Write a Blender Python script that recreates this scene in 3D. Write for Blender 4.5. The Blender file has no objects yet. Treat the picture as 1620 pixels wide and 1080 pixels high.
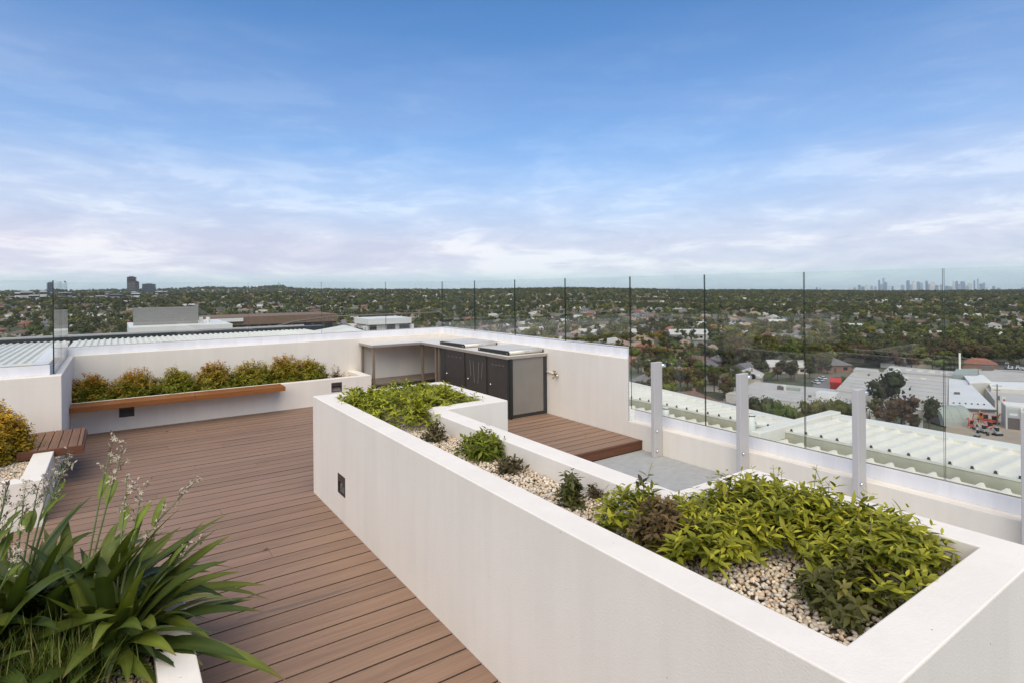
import bpy, bmesh, math, random
import numpy as np
from mathutils import Vector, Matrix

random.seed(7); RNG = np.random.default_rng(7)
SC = bpy.context.scene
COL = SC.collection
R = math.radians

# ------------------------------------------------------------------ camera
F_PX, YAW, PY, ROLL, EYE = 906.55, 0.605145, 453.448, 0.00910873, 1.8   # 1620 px wide frame
cam_d = bpy.data.cameras.new('camera'); cam = bpy.data.objects.new('camera', cam_d); COL.objects.link(cam)
cam_d.sensor_width = 36.0; cam_d.lens = F_PX / 1620 * 36.0
cam_d.shift_y = -(540 - PY) / 1620
cam_d.clip_start = 0.05; cam_d.clip_end = 60000
fw = Vector((math.sin(YAW), math.cos(YAW), 0)); rt = Vector((math.cos(YAW), -math.sin(YAW), 0)); up = Vector((0, 0, 1))
c_, s_ = math.cos(ROLL), math.sin(ROLL)
r2 = rt * c_ - up * s_; u2 = rt * s_ + up * c_
cam.matrix_world = Matrix(((r2.x, u2.x, -fw.x, 0), (r2.y, u2.y, -fw.y, 0), (r2.z, u2.z, -fw.z, EYE), (0, 0, 0, 1)))
SC.camera = cam

# ------------------------------------------------------------------ sky and sun
SUN_EL, SUN_ROT = R(54), R(223)
w = bpy.data.worlds.new('World'); SC.world = w; w.use_nodes = True
nt = w.node_tree; nt.nodes.clear()
def N(t, **k):
    n = nt.nodes.new(t)
    for a, b in k.items(): setattr(n, a, b)
    return n
def LK(a, b): nt.links.new(a, b)
def MATH(op, a, b=None, clamp=False):
    n = N('ShaderNodeMath', operation=op, use_clamp=clamp)
    for i, v in enumerate((a, b)):
        if v is None: continue
        if isinstance(v, (int, float)): n.inputs[i].default_value = v
        else: LK(v, n.inputs[i])
    return n.outputs[0]
out = N('ShaderNodeOutputWorld'); bg = N('ShaderNodeBackground'); bg.inputs[1].default_value = 0.05
LK(bg.outputs[0], out.inputs[0])
sky = N('ShaderNodeTexSky', sky_type='NISHITA', sun_disc=False)
sky.sun_elevation = SUN_EL; sky.sun_rotation = SUN_ROT; sky.air_density = 1.15; sky.dust_density = 0.5; sky.ozone_density = 2.2; sky.altitude = 100
tc = N('ShaderNodeTexCoord'); sep = N('ShaderNodeSeparateXYZ'); LK(tc.outputs['Generated'], sep.inputs[0])
z = MATH('MAXIMUM', sep.outputs[2], 0.0)
den = MATH('ADD', z, 0.10)
cmb = N('ShaderNodeCombineXYZ'); LK(MATH('DIVIDE', sep.outputs[0], den), cmb.inputs[0]); LK(MATH('DIVIDE', sep.outputs[1], den), cmb.inputs[1])
def cloud_noise(scale, detail, rough, off, dist=0.0, sx=1.0, src=None):
    mp = N('ShaderNodeMapping'); mp.inputs['Location'].default_value = off; mp.inputs['Rotation'].default_value = (0, 0, R(-35)); mp.inputs['Scale'].default_value = sx if isinstance(sx, tuple) else (sx, 1, 1)
    LK(src or cmb.outputs[0], mp.inputs[0])
    n = N('ShaderNodeTexNoise'); n.inputs['Scale'].default_value = scale; n.inputs['Detail'].default_value = detail; n.inputs['Roughness'].default_value = rough; n.inputs['Distortion'].default_value = dist
    LK(mp.outputs[0], n.inputs['Vector']); return n.outputs[0]
def ramp(src, pts):
    n = N('ShaderNodeValToRGB'); el = n.color_ramp.elements
    while len(el) < len(pts): el.new(0.5)
    for e, (p, v) in zip(el, pts):
        e.position = p; e.color = v if isinstance(v, tuple) else (v, v, v, 1)
    LK(src, n.inputs[0]); return n.outputs[0]
# thin streaky veil that thickens into a low cloud bank towards the horizon
streak = cloud_noise(1.15, 6, 0.5, (3.1, 1.2, 0.35), 0.25, (1.0, 1.0, 5.5), tc.outputs['Generated'])
fine = cloud_noise(3.6, 7, 0.56, (0.4, 2.0, 0.1), 0.25, (1.0, 1.0, 6.5), tc.outputs['Generated'])
cover = ramp(z, ((0.0, 0.42), (0.014, 0.52), (0.03, 0.86), (0.07, 0.90), (0.12, 0.68), (0.17, 0.47), (0.23, 0.25), (0.31, 0.17), (0.40, 0.04), (0.50, 0.0)))
amp = ramp(z, ((0.0, 0.10), (0.05, 0.30), (0.14, 0.36), (0.30, 0.24), (0.42, 0.06), (1.0, 0.06)))
ns = MATH('ADD', MATH('MULTIPLY', MATH('SUBTRACT', streak, 0.5), 1.25), MATH('MULTIPLY', MATH('SUBTRACT', fine, 0.5), 0.30))
mask = MATH('ADD', cover, MATH('MULTIPLY', ns, amp), True)
puff = cloud_noise(5.5, 9, 0.62, (1.7, 0.3, 0), 0.3, (1.0, 1.0, 4.5), tc.outputs['Generated'])
ccol = ramp(puff, ((0.38, (5.0, 4.98, 6.15, 1)), (0.52, (5.9, 5.8, 6.7, 1)), (0.62, (7.4, 7.15, 7.5, 1))))
tint = N('ShaderNodeMix', data_type='RGBA', blend_type='MULTIPLY'); tint.inputs[0].default_value = 1.0
LK(sky.outputs[0], tint.inputs[6]); tint.inputs[7].default_value = (0.52, 0.87, 1.18, 1)
mx = N('ShaderNodeMix', data_type='RGBA'); LK(mask, mx.inputs[0]); LK(tint.outputs[2], mx.inputs[6]); LK(ccol, mx.inputs[7])
LK(mx.outputs[2], bg.inputs[0])

sun_d = bpy.data.lights.new('sun', 'SUN'); sun_d.energy = 1.5; sun_d.angle = R(80); sun_d.color = (1.0, 0.87, 0.66)
sun = bpy.data.objects.new('sun', sun_d); COL.objects.link(sun); sun.location = (0, 0, 60)
sdir = Vector((math.sin(SUN_ROT) * math.cos(SUN_EL), math.cos(SUN_ROT) * math.cos(SUN_EL), math.sin(SUN_EL)))
sun.rotation_euler = (-sdir).to_track_quat('-Z', 'Y').to_euler()

SC.view_settings.view_transform = 'Standard'; SC.view_settings.look = 'None'
SC.view_settings.exposure = 1.42; SC.view_settings.gamma = 1.0; SC.view_settings.use_curve_mapping = False
SC.cycles.max_bounces = 8; SC.cycles.transparent_max_bounces = 24; SC.cycles.volume_bounces = 1
SC.cycles.caustics_reflective = False; SC.cycles.caustics_refractive = False

# ------------------------------------------------------------------ helpers: pixels, objects, meshes
def ray(x, y):
    q0, q1 = x - 810, y - PY
    a, b = c_ * q0 - s_ * q1, s_ * q0 + c_ * q1
    return fw + rt * (a / F_PX) - up * (b / F_PX)
def at(x, y, X=None, Y=None, Z=None):
    d = ray(x, y)
    t = (Z - EYE) / d.z if Z is not None else (X / d.x if X is not None else Y / d.y)
    return Vector((0, 0, EYE)) + d * t
def az_of(x): return YAW + math.atan((x - 810) / F_PX)

def tag(o, label=None, cat=None, group=None, kind=None):
    for k, v in (('label', label), ('category', cat), ('group', group), ('kind', kind)):
        if v: o[k] = v
    return o
def link(o, parent=None):
    COL.objects.link(o)
    if parent is not None: o.parent = parent
    return o
def empty(name, loc=(0, 0, 0), rz=0, parent=None):
    o = bpy.data.objects.new(name, None); o.location = loc; o.rotation_euler = (0, 0, rz); o.empty_display_size = 0.1
    return link(o, parent)
def copy_tree(o, parent=None):
    c = o.copy(); COL.objects.link(c); c.parent = parent
    for ch in o.children: copy_tree(ch, c)
    return c

class MB:
    """collects polygons and links them as one mesh object"""
    def __init__(s): s.v = []; s.f = []; s.m = []; s.mi = 0
    def poly(s, pts, mi=None):
        b = len(s.v); s.v += [tuple(p) for p in pts]; s.f.append(tuple(range(b, b + len(pts)))); s.m.append(s.mi if mi is None else mi); return s
    def mesh(s, V, Fc, mi=None):
        b = len(s.v); s.v += [tuple(p) for p in V]
        for f in Fc: s.f.append(tuple(b + i for i in f)); s.m.append(s.mi if mi is None else mi)
        return s
    def box(s, x0, x1, y0, y1, z0, z1, mi=None):
        V = [(x0, y0, z0), (x1, y0, z0), (x1, y1, z0), (x0, y1, z0), (x0, y0, z1), (x1, y0, z1), (x1, y1, z1), (x0, y1, z1)]
        return s.mesh(V, [(3, 2, 1, 0), (4, 5, 6, 7), (0, 1, 5, 4), (1, 2, 6, 5), (2, 3, 7, 6), (3, 0, 4, 7)], mi)
    def prism(s, pts, z0, z1, mi=None):
        n = len(pts); V = [(p[0], p[1], z0) for p in pts] + [(p[0], p[1], z1) for p in pts]
        a = sum(pts[i][0] * pts[(i + 1) % n][1] - pts[(i + 1) % n][0] * pts[i][1] for i in range(n))
        if a < 0: V = V[:n][::-1] + V[n:][::-1]
        return s.mesh(V, [tuple(range(n))[::-1], tuple(range(n, 2 * n))] + [(i, (i + 1) % n, n + (i + 1) % n, n + i) for i in range(n)], mi)
    def strip(s, inner, outer, z0, z1, closed=False):
        n = len(inner); V = []
        for a, b in zip(inner, outer): V += [(a[0], a[1], z0), (a[0], a[1], z1), (b[0], b[1], z1), (b[0], b[1], z0)]
        Fc = []
        for i in range(n if closed else n - 1):
            j = (i + 1) % n
            for k in range(4): Fc.append((4 * i + k, 4 * j + k, 4 * j + (k + 1) % 4, 4 * i + (k + 1) % 4))
        if not closed: Fc += [(0, 1, 2, 3), (4 * n - 1, 4 * n - 2, 4 * n - 3, 4 * n - 4)]
        return s.mesh(V, Fc)
    def tube(s, pts, rad, seg=8, cap=True, mi=None):
        pts = [Vector(p) for p in pts]; V = []; Fc = []
        rads = rad if isinstance(rad, (list, tuple)) else [rad] * len(pts)
        for i, p in enumerate(pts):
            d = (pts[min(i + 1, len(pts) - 1)] - pts[max(i - 1, 0)]).normalized()
            a = d.cross(Vector((0, 0, 1)) if abs(d.z) < 0.95 else Vector((1, 0, 0))).normalized(); b = d.cross(a)
            for k in range(seg):
                t = 2 * math.pi * k / seg; V.append(p + (a * math.cos(t) + b * math.sin(t)) * rads[i])
        for i in range(len(pts) - 1):
            for k in range(seg): Fc.append((i * seg + k, i * seg + (k + 1) % seg, (i + 1) * seg + (k + 1) % seg, (i + 1) * seg + k))
        if cap: Fc += [tuple(range(seg))[::-1], tuple(range((len(pts) - 1) * seg, len(pts) * seg))]
        return s.mesh(V, Fc, mi)
    def data(s, name, mats, smooth=False):
        me = bpy.data.meshes.new(name); me.from_pydata(s.v, [], s.f); me.update()
        for m in (mats if isinstance(mats, (list, tuple)) else [mats]): me.materials.append(m)
        me.polygons.foreach_set('material_index', s.m)
        if smooth: me.polygons.foreach_set('use_smooth', [True] * len(me.polygons))
        bm = bmesh.new(); bm.from_mesh(me); bmesh.ops.recalc_face_normals(bm, faces=bm.faces); bm.to_mesh(me); bm.free()
        return me
    def build(s, name, mats, parent=None, smooth=False, bevel=0, loc=None, rz=0):
        o = bpy.data.objects.new(name, s.data(name, mats, smooth))
        if bevel:
            b = o.modifiers.new('bevel', 'BEVEL'); b.width = bevel; b.segments = 2; b.limit_method = 'ANGLE'; b.angle_limit = R(40)
        if loc: o.location = loc
        o.rotation_euler = (0, 0, rz)
        return link(o, parent)
def put(name, me, parent=None, loc=(0, 0, 0), rz=0, sc=1):
    o = bpy.data.objects.new(name, me); o.location = loc; o.rotation_euler = (0, 0, rz); o.scale = (sc, sc, sc) if isinstance(sc, (int, float)) else sc
    return link(o, parent)
def mesh_np(name, V, Fq, mat, col=None, smooth=False):
    """mesh from numpy arrays; Fq is (n,3) or (n,4); col (nverts,3) goes to the attribute Col"""
    me = bpy.data.meshes.new(name); nv, nf, k = len(V), len(Fq), Fq.shape[1]
    me.vertices.add(nv); me.vertices.foreach_set('co', np.ascontiguousarray(V, dtype=np.float32).ravel())
    me.loops.add(nf * k); me.loops.foreach_set('vertex_index', np.ascontiguousarray(Fq, dtype=np.int32).ravel())
    me.polygons.add(nf); me.polygons.foreach_set('loop_start', np.arange(nf, dtype=np.int32) * k)
    me.polygons.foreach_set('loop_total', np.full(nf, k, dtype=np.int32))
    if smooth: me.polygons.foreach_set('use_smooth', np.ones(nf, dtype=bool))
    if col is not None:
        a = me.attributes.new('Col', 'FLOAT_COLOR', 'POINT'); a.data.foreach_set('color', np.c_[col, np.ones(nv)].astype(np.float32).ravel())
    me.update(); me.validate(); me.materials.append(mat); return me

# ------------------------------------------------------------------ materials
def new_mat(name):
    m = bpy.data.materials.new(name); m.use_nodes = True; t = m.node_tree
    return m, t, t.nodes['Principled BSDF']
def nd(t, ty, **k):
    n = t.nodes.new(ty)
    for a, b in k.items(): setattr(n, a, b)
    return n
def noise(t, scale, detail=4, rough=0.55, vec=None, sc=None, coord='Object', off=None):
    if vec is None: vec = nd(t, 'ShaderNodeTexCoord').outputs[coord]
    if sc or off is not None:
        mp = nd(t, 'ShaderNodeMapping')
        if sc: mp.inputs['Scale'].default_value = sc
        t.links.new(vec, mp.inputs[0])
        if off is not None: t.links.new(off, mp.inputs['Location'])
        vec = mp.outputs[0]
    n = nd(t, 'ShaderNodeTexNoise'); n.inputs['Scale'].default_value = scale; n.inputs['Detail'].default_value = detail; n.inputs['Roughness'].default_value = rough
    t.links.new(vec, n.inputs['Vector']); return n.outputs[0]
def cramp(t, src, pts):
    n = nd(t, 'ShaderNodeValToRGB'); el = n.color_ramp.elements
    while len(el) < len(pts): el.new(0.5)
    for e, (p, c) in zip(el, pts): e.position = p; e.color = (*c, 1) if isinstance(c, tuple) else (c, c, c, 1)
    t.links.new(src, n.inputs[0]); return n.outputs[0]
def mixc(t, fac, a, b, mode='MIX'):
    n = nd(t, 'ShaderNodeMix', data_type='RGBA', blend_type=mode)
    for i, v in ((0, fac), (6, a), (7, b)):
        if isinstance(v, (int, float)): n.inputs[i].default_value = v
        elif isinstance(v, tuple): n.inputs[i].default_value = (*v, 1)
        else: t.links.new(v, n.inputs[i])
    return n.outputs[2]
def bump(t, p, src, strength, dist=0.01):
    b = nd(t, 'ShaderNodeBump'); b.inputs['Strength'].default_value = strength; b.inputs['Distance'].default_value = dist
    t.links.new(src, b.inputs['Height']); t.links.new(b.outputs[0], p.inputs['Normal'])
def plain(name, col, rough=0.6, metal=0.0, var=0.12, scale=3.0, bmp=0.0, bscale=60):
    m, t, p = new_mat(name)
    n = noise(t, scale, 5, 0.6)
    c = cramp(t, n, ((0.3, tuple(x * (1 - var) for x in col)), (0.7, tuple(min(1, x * (1 + var)) for x in col))))
    t.links.new(c, p.inputs['Base Color']); p.inputs['Roughness'].default_value = rough; p.inputs['Metallic'].default_value = metal
    if bmp: bump(t, p, noise(t, bscale, 4, 0.6), bmp)
    return m
def foliage_mat(name, rough=0.52, trans=0.28, spec=0.3):
    """leaf colours come from the leaf's own attribute Col"""
    m, t, p = new_mat(name)
    a = nd(t, 'ShaderNodeAttribute', attribute_name='Col')
    t.links.new(a.outputs['Color'], p.inputs['Base Color']); p.inputs['Roughness'].default_value = rough; p.inputs['Specular IOR Level'].default_value = spec
    tr = nd(t, 'ShaderNodeBsdfTranslucent'); t.links.new(mixc(t, 1.0, a.outputs['Color'], (1.25, 1.3, 0.55), 'MULTIPLY'), tr.inputs[0])
    ms = nd(t, 'ShaderNodeMixShader'); ms.inputs[0].default_value = trans
    t.links.new(p.outputs[0], ms.inputs[1]); t.links.new(tr.outputs[0], ms.inputs[2]); t.links.new(ms.outputs[0], t.nodes['Material Output'].inputs[0])
    return m
def render_wall(name, col, stucco=0.35, streak=0.10):
    """painted cement render: fine stipple, faint stains and run marks"""
    m, t, p = new_mat(name)
    big = noise(t, 1.3, 6, 0.62); st = noise(t, 5.0, 5, 0.6, sc=(1.6, 1.6, 0.14)); spk = noise(t, 46, 2, 0.4)
    c = mixc(t, 1.0, cramp(t, big, ((0.3, tuple(x * 0.93 for x in col)), (0.72, col))), cramp(t, st, ((0.40, 1 - streak), (0.58, 1.0))), 'MULTIPLY')
    c = mixc(t, 1.0, c, cramp(t, spk, ((0.185, (0.45, 0.42, 0.38)), (0.21, 1.0))), 'MULTIPLY')
    t.links.new(c, p.inputs['Base Color']); p.inputs['Roughness'].default_value = 0.75; p.inputs['Specular IOR Level'].default_value = 0.25
    bump(t, p, noise(t, 130, 3, 0.6), stucco, 0.006); return m
def timber(name, light, dark, along='X', gscale=1.0, rough=0.6, streak=None):
    m, t, p = new_mat(name)
    oi = nd(t, 'ShaderNodeObjectInfo'); cb = nd(t, 'ShaderNodeCombineXYZ')
    mu = nd(t, 'ShaderNodeMath', operation='MULTIPLY'); mu.inputs[1].default_value = 37.0; t.links.new(oi.outputs['Random'], mu.inputs[0])
    for i in range(3): t.links.new(mu.outputs[0], cb.inputs[i])
    sc = (0.9, 26, 26) if along == 'X' else (26, 0.9, 26)
    g = noise(t, 1.0 * gscale, 7, 0.66, sc=sc, off=cb.outputs[0])
    fine = noise(t, 5.0 * gscale, 3, 0.6, sc=sc, off=cb.outputs[0])
    c = cramp(t, g, ((0.30, dark), (0.62, light)))
    c = mixc(t, 0.25, c, cramp(t, fine, ((0.35, tuple(x * 0.6 for x in dark)), (0.6, tuple(min(1, x * 1.12) for x in light)))))
    if streak:
        s2 = noise(t, 0.8, 4, 0.6, sc=(1.1, 13, 13) if along == 'X' else (13, 1.1, 13), off=cb.outputs[0])
        c = mixc(t, cramp(t, s2, ((0.60, 0.0), (0.70, 0.75))), c, streak)
    v = nd(t, 'ShaderNodeMapRange'); v.inputs[3].default_value = 0.9; v.inputs[4].default_value = 1.08; t.links.new(oi.outputs['Random'], v.inputs[0])
    c = mixc(t, 1.0, c, v.outputs[0], 'MULTIPLY')
    t.links.new(c, p.inputs['Base Color']); p.inputs['Roughness'].default_value = rough; p.inputs['Specular IOR Level'].default_value = 0.3
    bump(t, p, fine, 0.25, 0.002); return m

M = {}
M['render'] = render_wall('white_render', (0.835, 0.77, 0.675), 0.22, 0.035)
M['render_smooth'] = render_wall('white_capping', (0.82, 0.80, 0.775), 0.12, 0.06)
M['upstand'] = render_wall('upstand_metal', (0.80, 0.80, 0.82), 0.03, 0.07)
M['deck'] = timber('composite_deck', (0.288, 0.182, 0.120), (0.225, 0.138, 0.090), 'X', 1.0, 0.55, (0.14, 0.105, 0.085))
M['deck_side'] = plain('deck_side_shade', (0.078, 0.047, 0.031), 0.8, 0, .2, 20)  # sides darkened in colour to paint shade into the board gaps
M['bench'] = timber('oiled_merbau', (0.31, 0.115, 0.031), (0.20, 0.070, 0.020), 'X', 0.8, 0.42)
M['bench_y'] = timber('weathered_merbau', (0.235, 0.120, 0.062), (0.155, 0.075, 0.038), 'Y', 0.9, 0.5)
M['fascia'] = timber('dark_fascia', (0.15, 0.062, 0.032), (0.09, 0.036, 0.018), 'X', 0.8, 0.5)
M['void'] = plain('deck_void', (0.012, 0.008, 0.006), 0.95)  # near-black, the shade below the boards put into its colour
M['soil'] = plain('soil', (0.10, 0.075, 0.055), 0.95, 0, 0.35, 30)
M['paver'] = plain('grey_paver', (0.36, 0.36, 0.345), 0.8, 0, 0.10, 14, 0.15, 120)
M['grout'] = plain('paver_joint', (0.17, 0.165, 0.155), 0.9)
M['post'] = plain('grey_powdercoat', (0.50, 0.475, 0.46), 0.45, 0, 0.03, 2)
M['steel'] = plain('stainless', (0.66, 0.62, 0.55), 0.5, 0.25, 0.06, 4)
M['steel_rod'] = plain('polished_standoff', (0.80, 0.79, 0.76), 0.25, 1.0, 0.03, 4)
M['leg'] = plain('bench_leg', (0.26, 0.205, 0.155), 0.45, 0.35, 0.08, 4)
M['counter'] = plain('brushed_counter', (0.72, 0.67, 0.59), 0.45, 0.15, 0.07, 2.5)
M['counter_edge'] = plain('counter_edge', (0.40, 0.35, 0.30), 0.4, 0.4, 0.06, 5)
M['cab'] = plain('charcoal_laminate', (0.042, 0.036, 0.032), 0.42, 0, 0.12, 5)
M['cabframe'] = plain('charcoal_frame', (0.030, 0.034, 0.036), 0.35, 0, 0.1, 5)
M['cabend'] = plain('grey_panel', (0.225, 0.21, 0.185), 0.5, 0, 0.08, 3)
M['black'] = plain('black_plastic', (0.012, 0.013, 0.012), 0.35)
M['step'] = plain('bronze_steplight', (0.060, 0.048, 0.043), 0.4, 0.3)
M['step_l'] = plain('bronze_louvre', (0.16, 0.135, 0.12), 0.45, 0.3)
M['brass'] = plain('brass', (0.30, 0.21, 0.10), 0.35, 0.8)
M['pvc'] = plain('conduit', (0.62, 0.58, 0.53), 0.5)
M['roofmetal'] = plain('white_roof_sheet', (0.70, 0.685, 0.60), 0.5, 0, 0.08, 1.2)
M['roofmetal'].node_tree.nodes['Principled BSDF'].inputs['Specular IOR Level'].default_value = 0.15
M['roofdark'] = plain('gutter_box', (0.45, 0.44, 0.33), 0.6, 0, 0.12, 4)
M['notch'] = plain('rib_end_shade', (0.03, 0.028, 0.024), 0.8)  # flat dark patches painting the shade inside the rib ends
M['vent'] = plain('vent_pipe', (0.63, 0.66, 0.60), 0.5, 0, 0.05)
M['leaf'] = foliage_mat('leaf')
M['leaf_gloss'] = foliage_mat('strap_leaf', 0.5, 0.22, 0.3)
M['petal'] = plain('petal', (0.56, 0.48, 0.36), 0.6, 0, 0.1, 40)
M['bud'] = plain('bud', (0.16, 0.07, 0.055), 0.6, 0, 0.25, 40)
M['stem'] = plain('stem', (0.12, 0.15, 0.045), 0.5, 0, 0.2, 20)
M['twig'] = plain('twig', (0.20, 0.145, 0.10), 0.8, 0, 0.25, 30)
def pebble_mat():
    m, t, p = new_mat('pebble'); a = nd(t, 'ShaderNodeAttribute', attribute_name='Col')
    n = noise(t, 70, 4, 0.6)
    t.links.new(mixc(t, 1.0, a.outputs['Color'], cramp(t, n, ((0.3, 0.82), (0.7, 1.08))), 'MULTIPLY'), p.inputs['Base Color']); p.inputs['Roughness'].default_value = 0.6
    return m
M['pebble'] = pebble_mat()
def glass_mat():
    m, t, p = new_mat('clear_glass'); t.nodes.remove(p)
    tr = nd(t, 'ShaderNodeBsdfTransparent'); tr.inputs[0].default_value = (0.965, 0.978, 0.973, 1)
    gl = nd(t, 'ShaderNodeBsdfGlossy'); gl.inputs[0].default_value = (1, 1, 1, 1); gl.inputs['Roughness'].default_value = 0.0
    fr = nd(t, 'ShaderNodeFresnel'); ge = nd(t, 'ShaderNodeNewGeometry')   # the same reflectance from both sides of a face
    mr = nd(t, 'ShaderNodeMapRange'); mr.inputs[3].default_value = 1.5; mr.inputs[4].default_value = 1 / 1.5
    t.links.new(ge.outputs['Backfacing'], mr.inputs[0]); t.links.new(mr.outputs[0], fr.inputs[0])
    ms = nd(t, 'ShaderNodeMixShader'); t.links.new(fr.outputs[0], ms.inputs[0]); t.links.new(tr.outputs[0], ms.inputs[1]); t.links.new(gl.outputs[0], ms.inputs[2])
    t.links.new(ms.outputs[0], t.nodes['Material Output'].inputs[0]); return m
M['glass'] = glass_mat()
M['glass_edge'] = plain('glass_edge', (0.010, 0.022, 0.018), 0.25)
M['glass_top'] = plain('glass_top_edge', (0.42, 0.52, 0.52), 0.2)  # top edge painted paler than the sides, as if catching sky light

# ================================================================== TERRACE
def thing(name, label, cat, loc=(0, 0, 0), rz=0, group=None): return tag(empty(name, loc, rz), label, cat, group)

# ---- deck: near-black block below painting the shade in the gaps, every board its own piece
PITCH, BW = 0.1448, 0.1365
deckb = MB(); deckb.box(-3.2, 5.05, 4.66, 9.71, -0.30, -0.045); deckb.box(-3.2, 1.5, -2.5, 4.659, -0.30, -0.045)
deck = tag(deckb.build('deck', M['void']), kind='structure')
board_cache = {}
def board(x0, x1, y0, wdt=BW):
    L = round(x1 - x0, 3); k = (L, wdt)
    if k not in board_cache:
        b = MB(); b.box(-L / 2, L / 2, 0, wdt, -0.023, 0); b.m = [1, 0, 1, 0, 1, 0]; board_cache[k] = b.data('deck_board', [M['deck'], M['deck_side']])
    o = put('deck_board', board_cache[k], deck, ((x0 + x1) / 2, y0, RNG.uniform(-0.0008, 0.0008)))
    bv = o.modifiers.new('bevel', 'BEVEL'); bv.width = 0.0015; bv.segments = 1; bv.material = -1
y = 4.668 - PITCH * 30; row = 0
while y < 9.70:
    x0, x1 = (-0.47, 5.045) if y > 4.66 else (0.2, 1.50)
    if y < 5.60 and y > 3.63: x0 = -3.1
    elif y >= 5.60: x0 = -0.47
    if y > 8.95: x0 = 3.3
    cuts = [x0]
    if x1 - x0 > 2.5:
        c = x0 + 0.7 + 3.4 * ((row * 0.61803 * 2.3) % 1.0)
        while c < x1 - 0.4: cuts.append(c); c += 5.4
    cuts.append(x1)
    wdt = min(BW, 9.705 - y)
    for a, b in zip(cuts[:-1], cuts[1:]): board(a + 0.0007, b - 0.0007, y, wdt)
    y += PITCH; row += 1
fb = MB(); fb.box(2.72, 5.047, 4.640, 4.6645, -0.026, -0.0005); fb.build('deck_nosing', M['fascia'], deck, bevel=0.002)
fb = MB(); fb.box(2.72, 5.047, 4.644, 4.6625, -0.104, -0.028); fb.build('deck_riser', M['fascia'], deck, bevel=0.002)

# ---- grey pavers on the lower walkway
pb = MB(); pb.box(2.70, 5.045, -2.5, 4.65, -0.30, -0.115); paving = tag(pb.build('paving', M['grout']), kind='structure')
b = MB(); b.box(0.002, 0.597, 0.002, 0.597, -0.16, -0.107); pm = b.data('paver', M['paver'])
for i in range(4):
    for j in range(12):
        o = put('paver', pm, paving, (2.64 + 0.6 * i, 4.04 - 0.6 * j, RNG.uniform(-0.001, 0.001)))
        bv = o.modifiers.new('bevel', 'BEVEL'); bv.width = 0.003; bv.segments = 1

# ---- parapet walls
inner = [(-5.5, 7.58), (-0.47, 7.58), (-0.47, 9.71), (5.05, 9.71), (5.05, 4.87)]
outer = [(-5.5, 7.86), (-0.75, 7.86), (-0.75, 9.99), (5.33, 9.99), (5.33, 5.12)]
def inset(k): return [(a[0] + (b[0] - a[0]) * k, a[1] + (b[1] - a[1]) * k) for a, b in zip(inner, outer)]
par = thing('parapet_wall', 'tall white rendered parapet wall wrapping round behind the bench and the counter', 'wall', (2.3, 9.85, -1.2))
def child_at(o, p): o.parent = p; o.matrix_parent_inverse = Matrix.Translation(-p.location); return o
wb = MB(); wb.strip(inner, outer, -1.2, 0.925); child_at(wb.build('wall', M['render'], bevel=0.006), par)
ub = MB(); ub.strip(inset(0.36), inset(0.96), 0.9245, 1.03); child_at(ub.build('upstand', M['upstand'], bevel=0.004), par)
eb = MB(); eb.strip(inset(0.375), inset(0.42), 1.0305, 1.036); child_at(eb.build('sealant', plain('sealant', (0.45, 0.36, 0.26), 0.7)), par)
low = thing('parapet_wall', 'low white rendered parapet with grey posts bolted along it', 'wall', (5.2, 1.2, -1.2))
wb = MB(); wb.box(5.04, 5.33, -3.0, 4.866, -1.2, 0.183); child_at(wb.build('wall', M['render'], bevel=0.006), low)
ub = MB(); ub.box(5.152, 5.20, -3.0, 4.866, 0.1825, 0.298); child_at(ub.build('upstand', M['upstand'], bevel=0.004), low)
eb = MB(); eb.box(5.157, 5.175, -3.0, 4.866, 0.2985, 0.304); child_at(eb.build('sealant', bpy.data.materials['sealant']), low)

# ---- frameless glass balustrades, one pane per part
def pane(parent, x0, x1, y0, y1, z0, z1):
    m = MB(); m.box(x0, x1, y0, y1, z0, z1)
    thin_x = (x1 - x0) < (y1 - y0)
    # faces: bottom, top, -y, +x, +y, -x
    m.m = [1, 2, 1, 0, 1, 0] if thin_x else [1, 2, 0, 1, 0, 1]
    return child_at(m.build('glass_pane', [M['glass'], M['glass_edge'], M['glass_top']]), parent)
GT = 1.908
g = thing('glass_balustrade', 'frameless glass screen on the left wall beside the golden ball shrub', 'balustrade', (-1.9, 7.666, 0.935))
xs = [-0.536, -1.69, -2.83, -3.97, -5.11]
for a, b in zip(xs[1:], xs[:-1]): pane(g, a + 0.006, b, 7.690, 7.702, 1.037, GT)
g = thing('glass_balustrade', 'short return pane of the glass screen at the wall jog', 'balustrade', (-0.556, 8.7, 0.935))
pane(g, -0.548, -0.536, 7.708, 8.73, 0.932, GT); pane(g, -0.548, -0.536, 8.742, 9.81, 0.932, GT)
g = thing('glass_balustrade', 'frameless glass screen along the rear wall above the row of shrubs', 'balustrade', (2.3, 9.796, 0.935))
xs = [-0.53, 0.582, 1.724, 2.866, 4.014, 5.152]
for a, b in zip(xs[:-1], xs[1:]): pane(g, a + 0.005, b - 0.005, 9.816, 9.828, 1.037, GT)
g = thing('glass_balustrade', 'frameless glass screen above the barbecue counter and the tap', 'balustrade', (5.14, 7.3, 0.935))
ys = [9.822, 8.616, 7.390, 6.163, 4.936]
for a, b in zip(ys[1:], ys[:-1]): pane(g, 5.158, 5.170, a + 0.005, b - 0.005, 1.037, GT)
g = thing('glass_balustrade', 'tall glass screen held by grey posts along the low parapet', 'balustrade', (5.14, 2.0, 0.19))
ys = [4.932, 3.858, 2.784, 1.714, 0.64, -0.42, -1.48]
for a, b in zip(ys[1:], ys[:-1]): pane(g, 5.158, 5.170, a + 0.005, b - 0.005, 0.305, GT)

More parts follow.
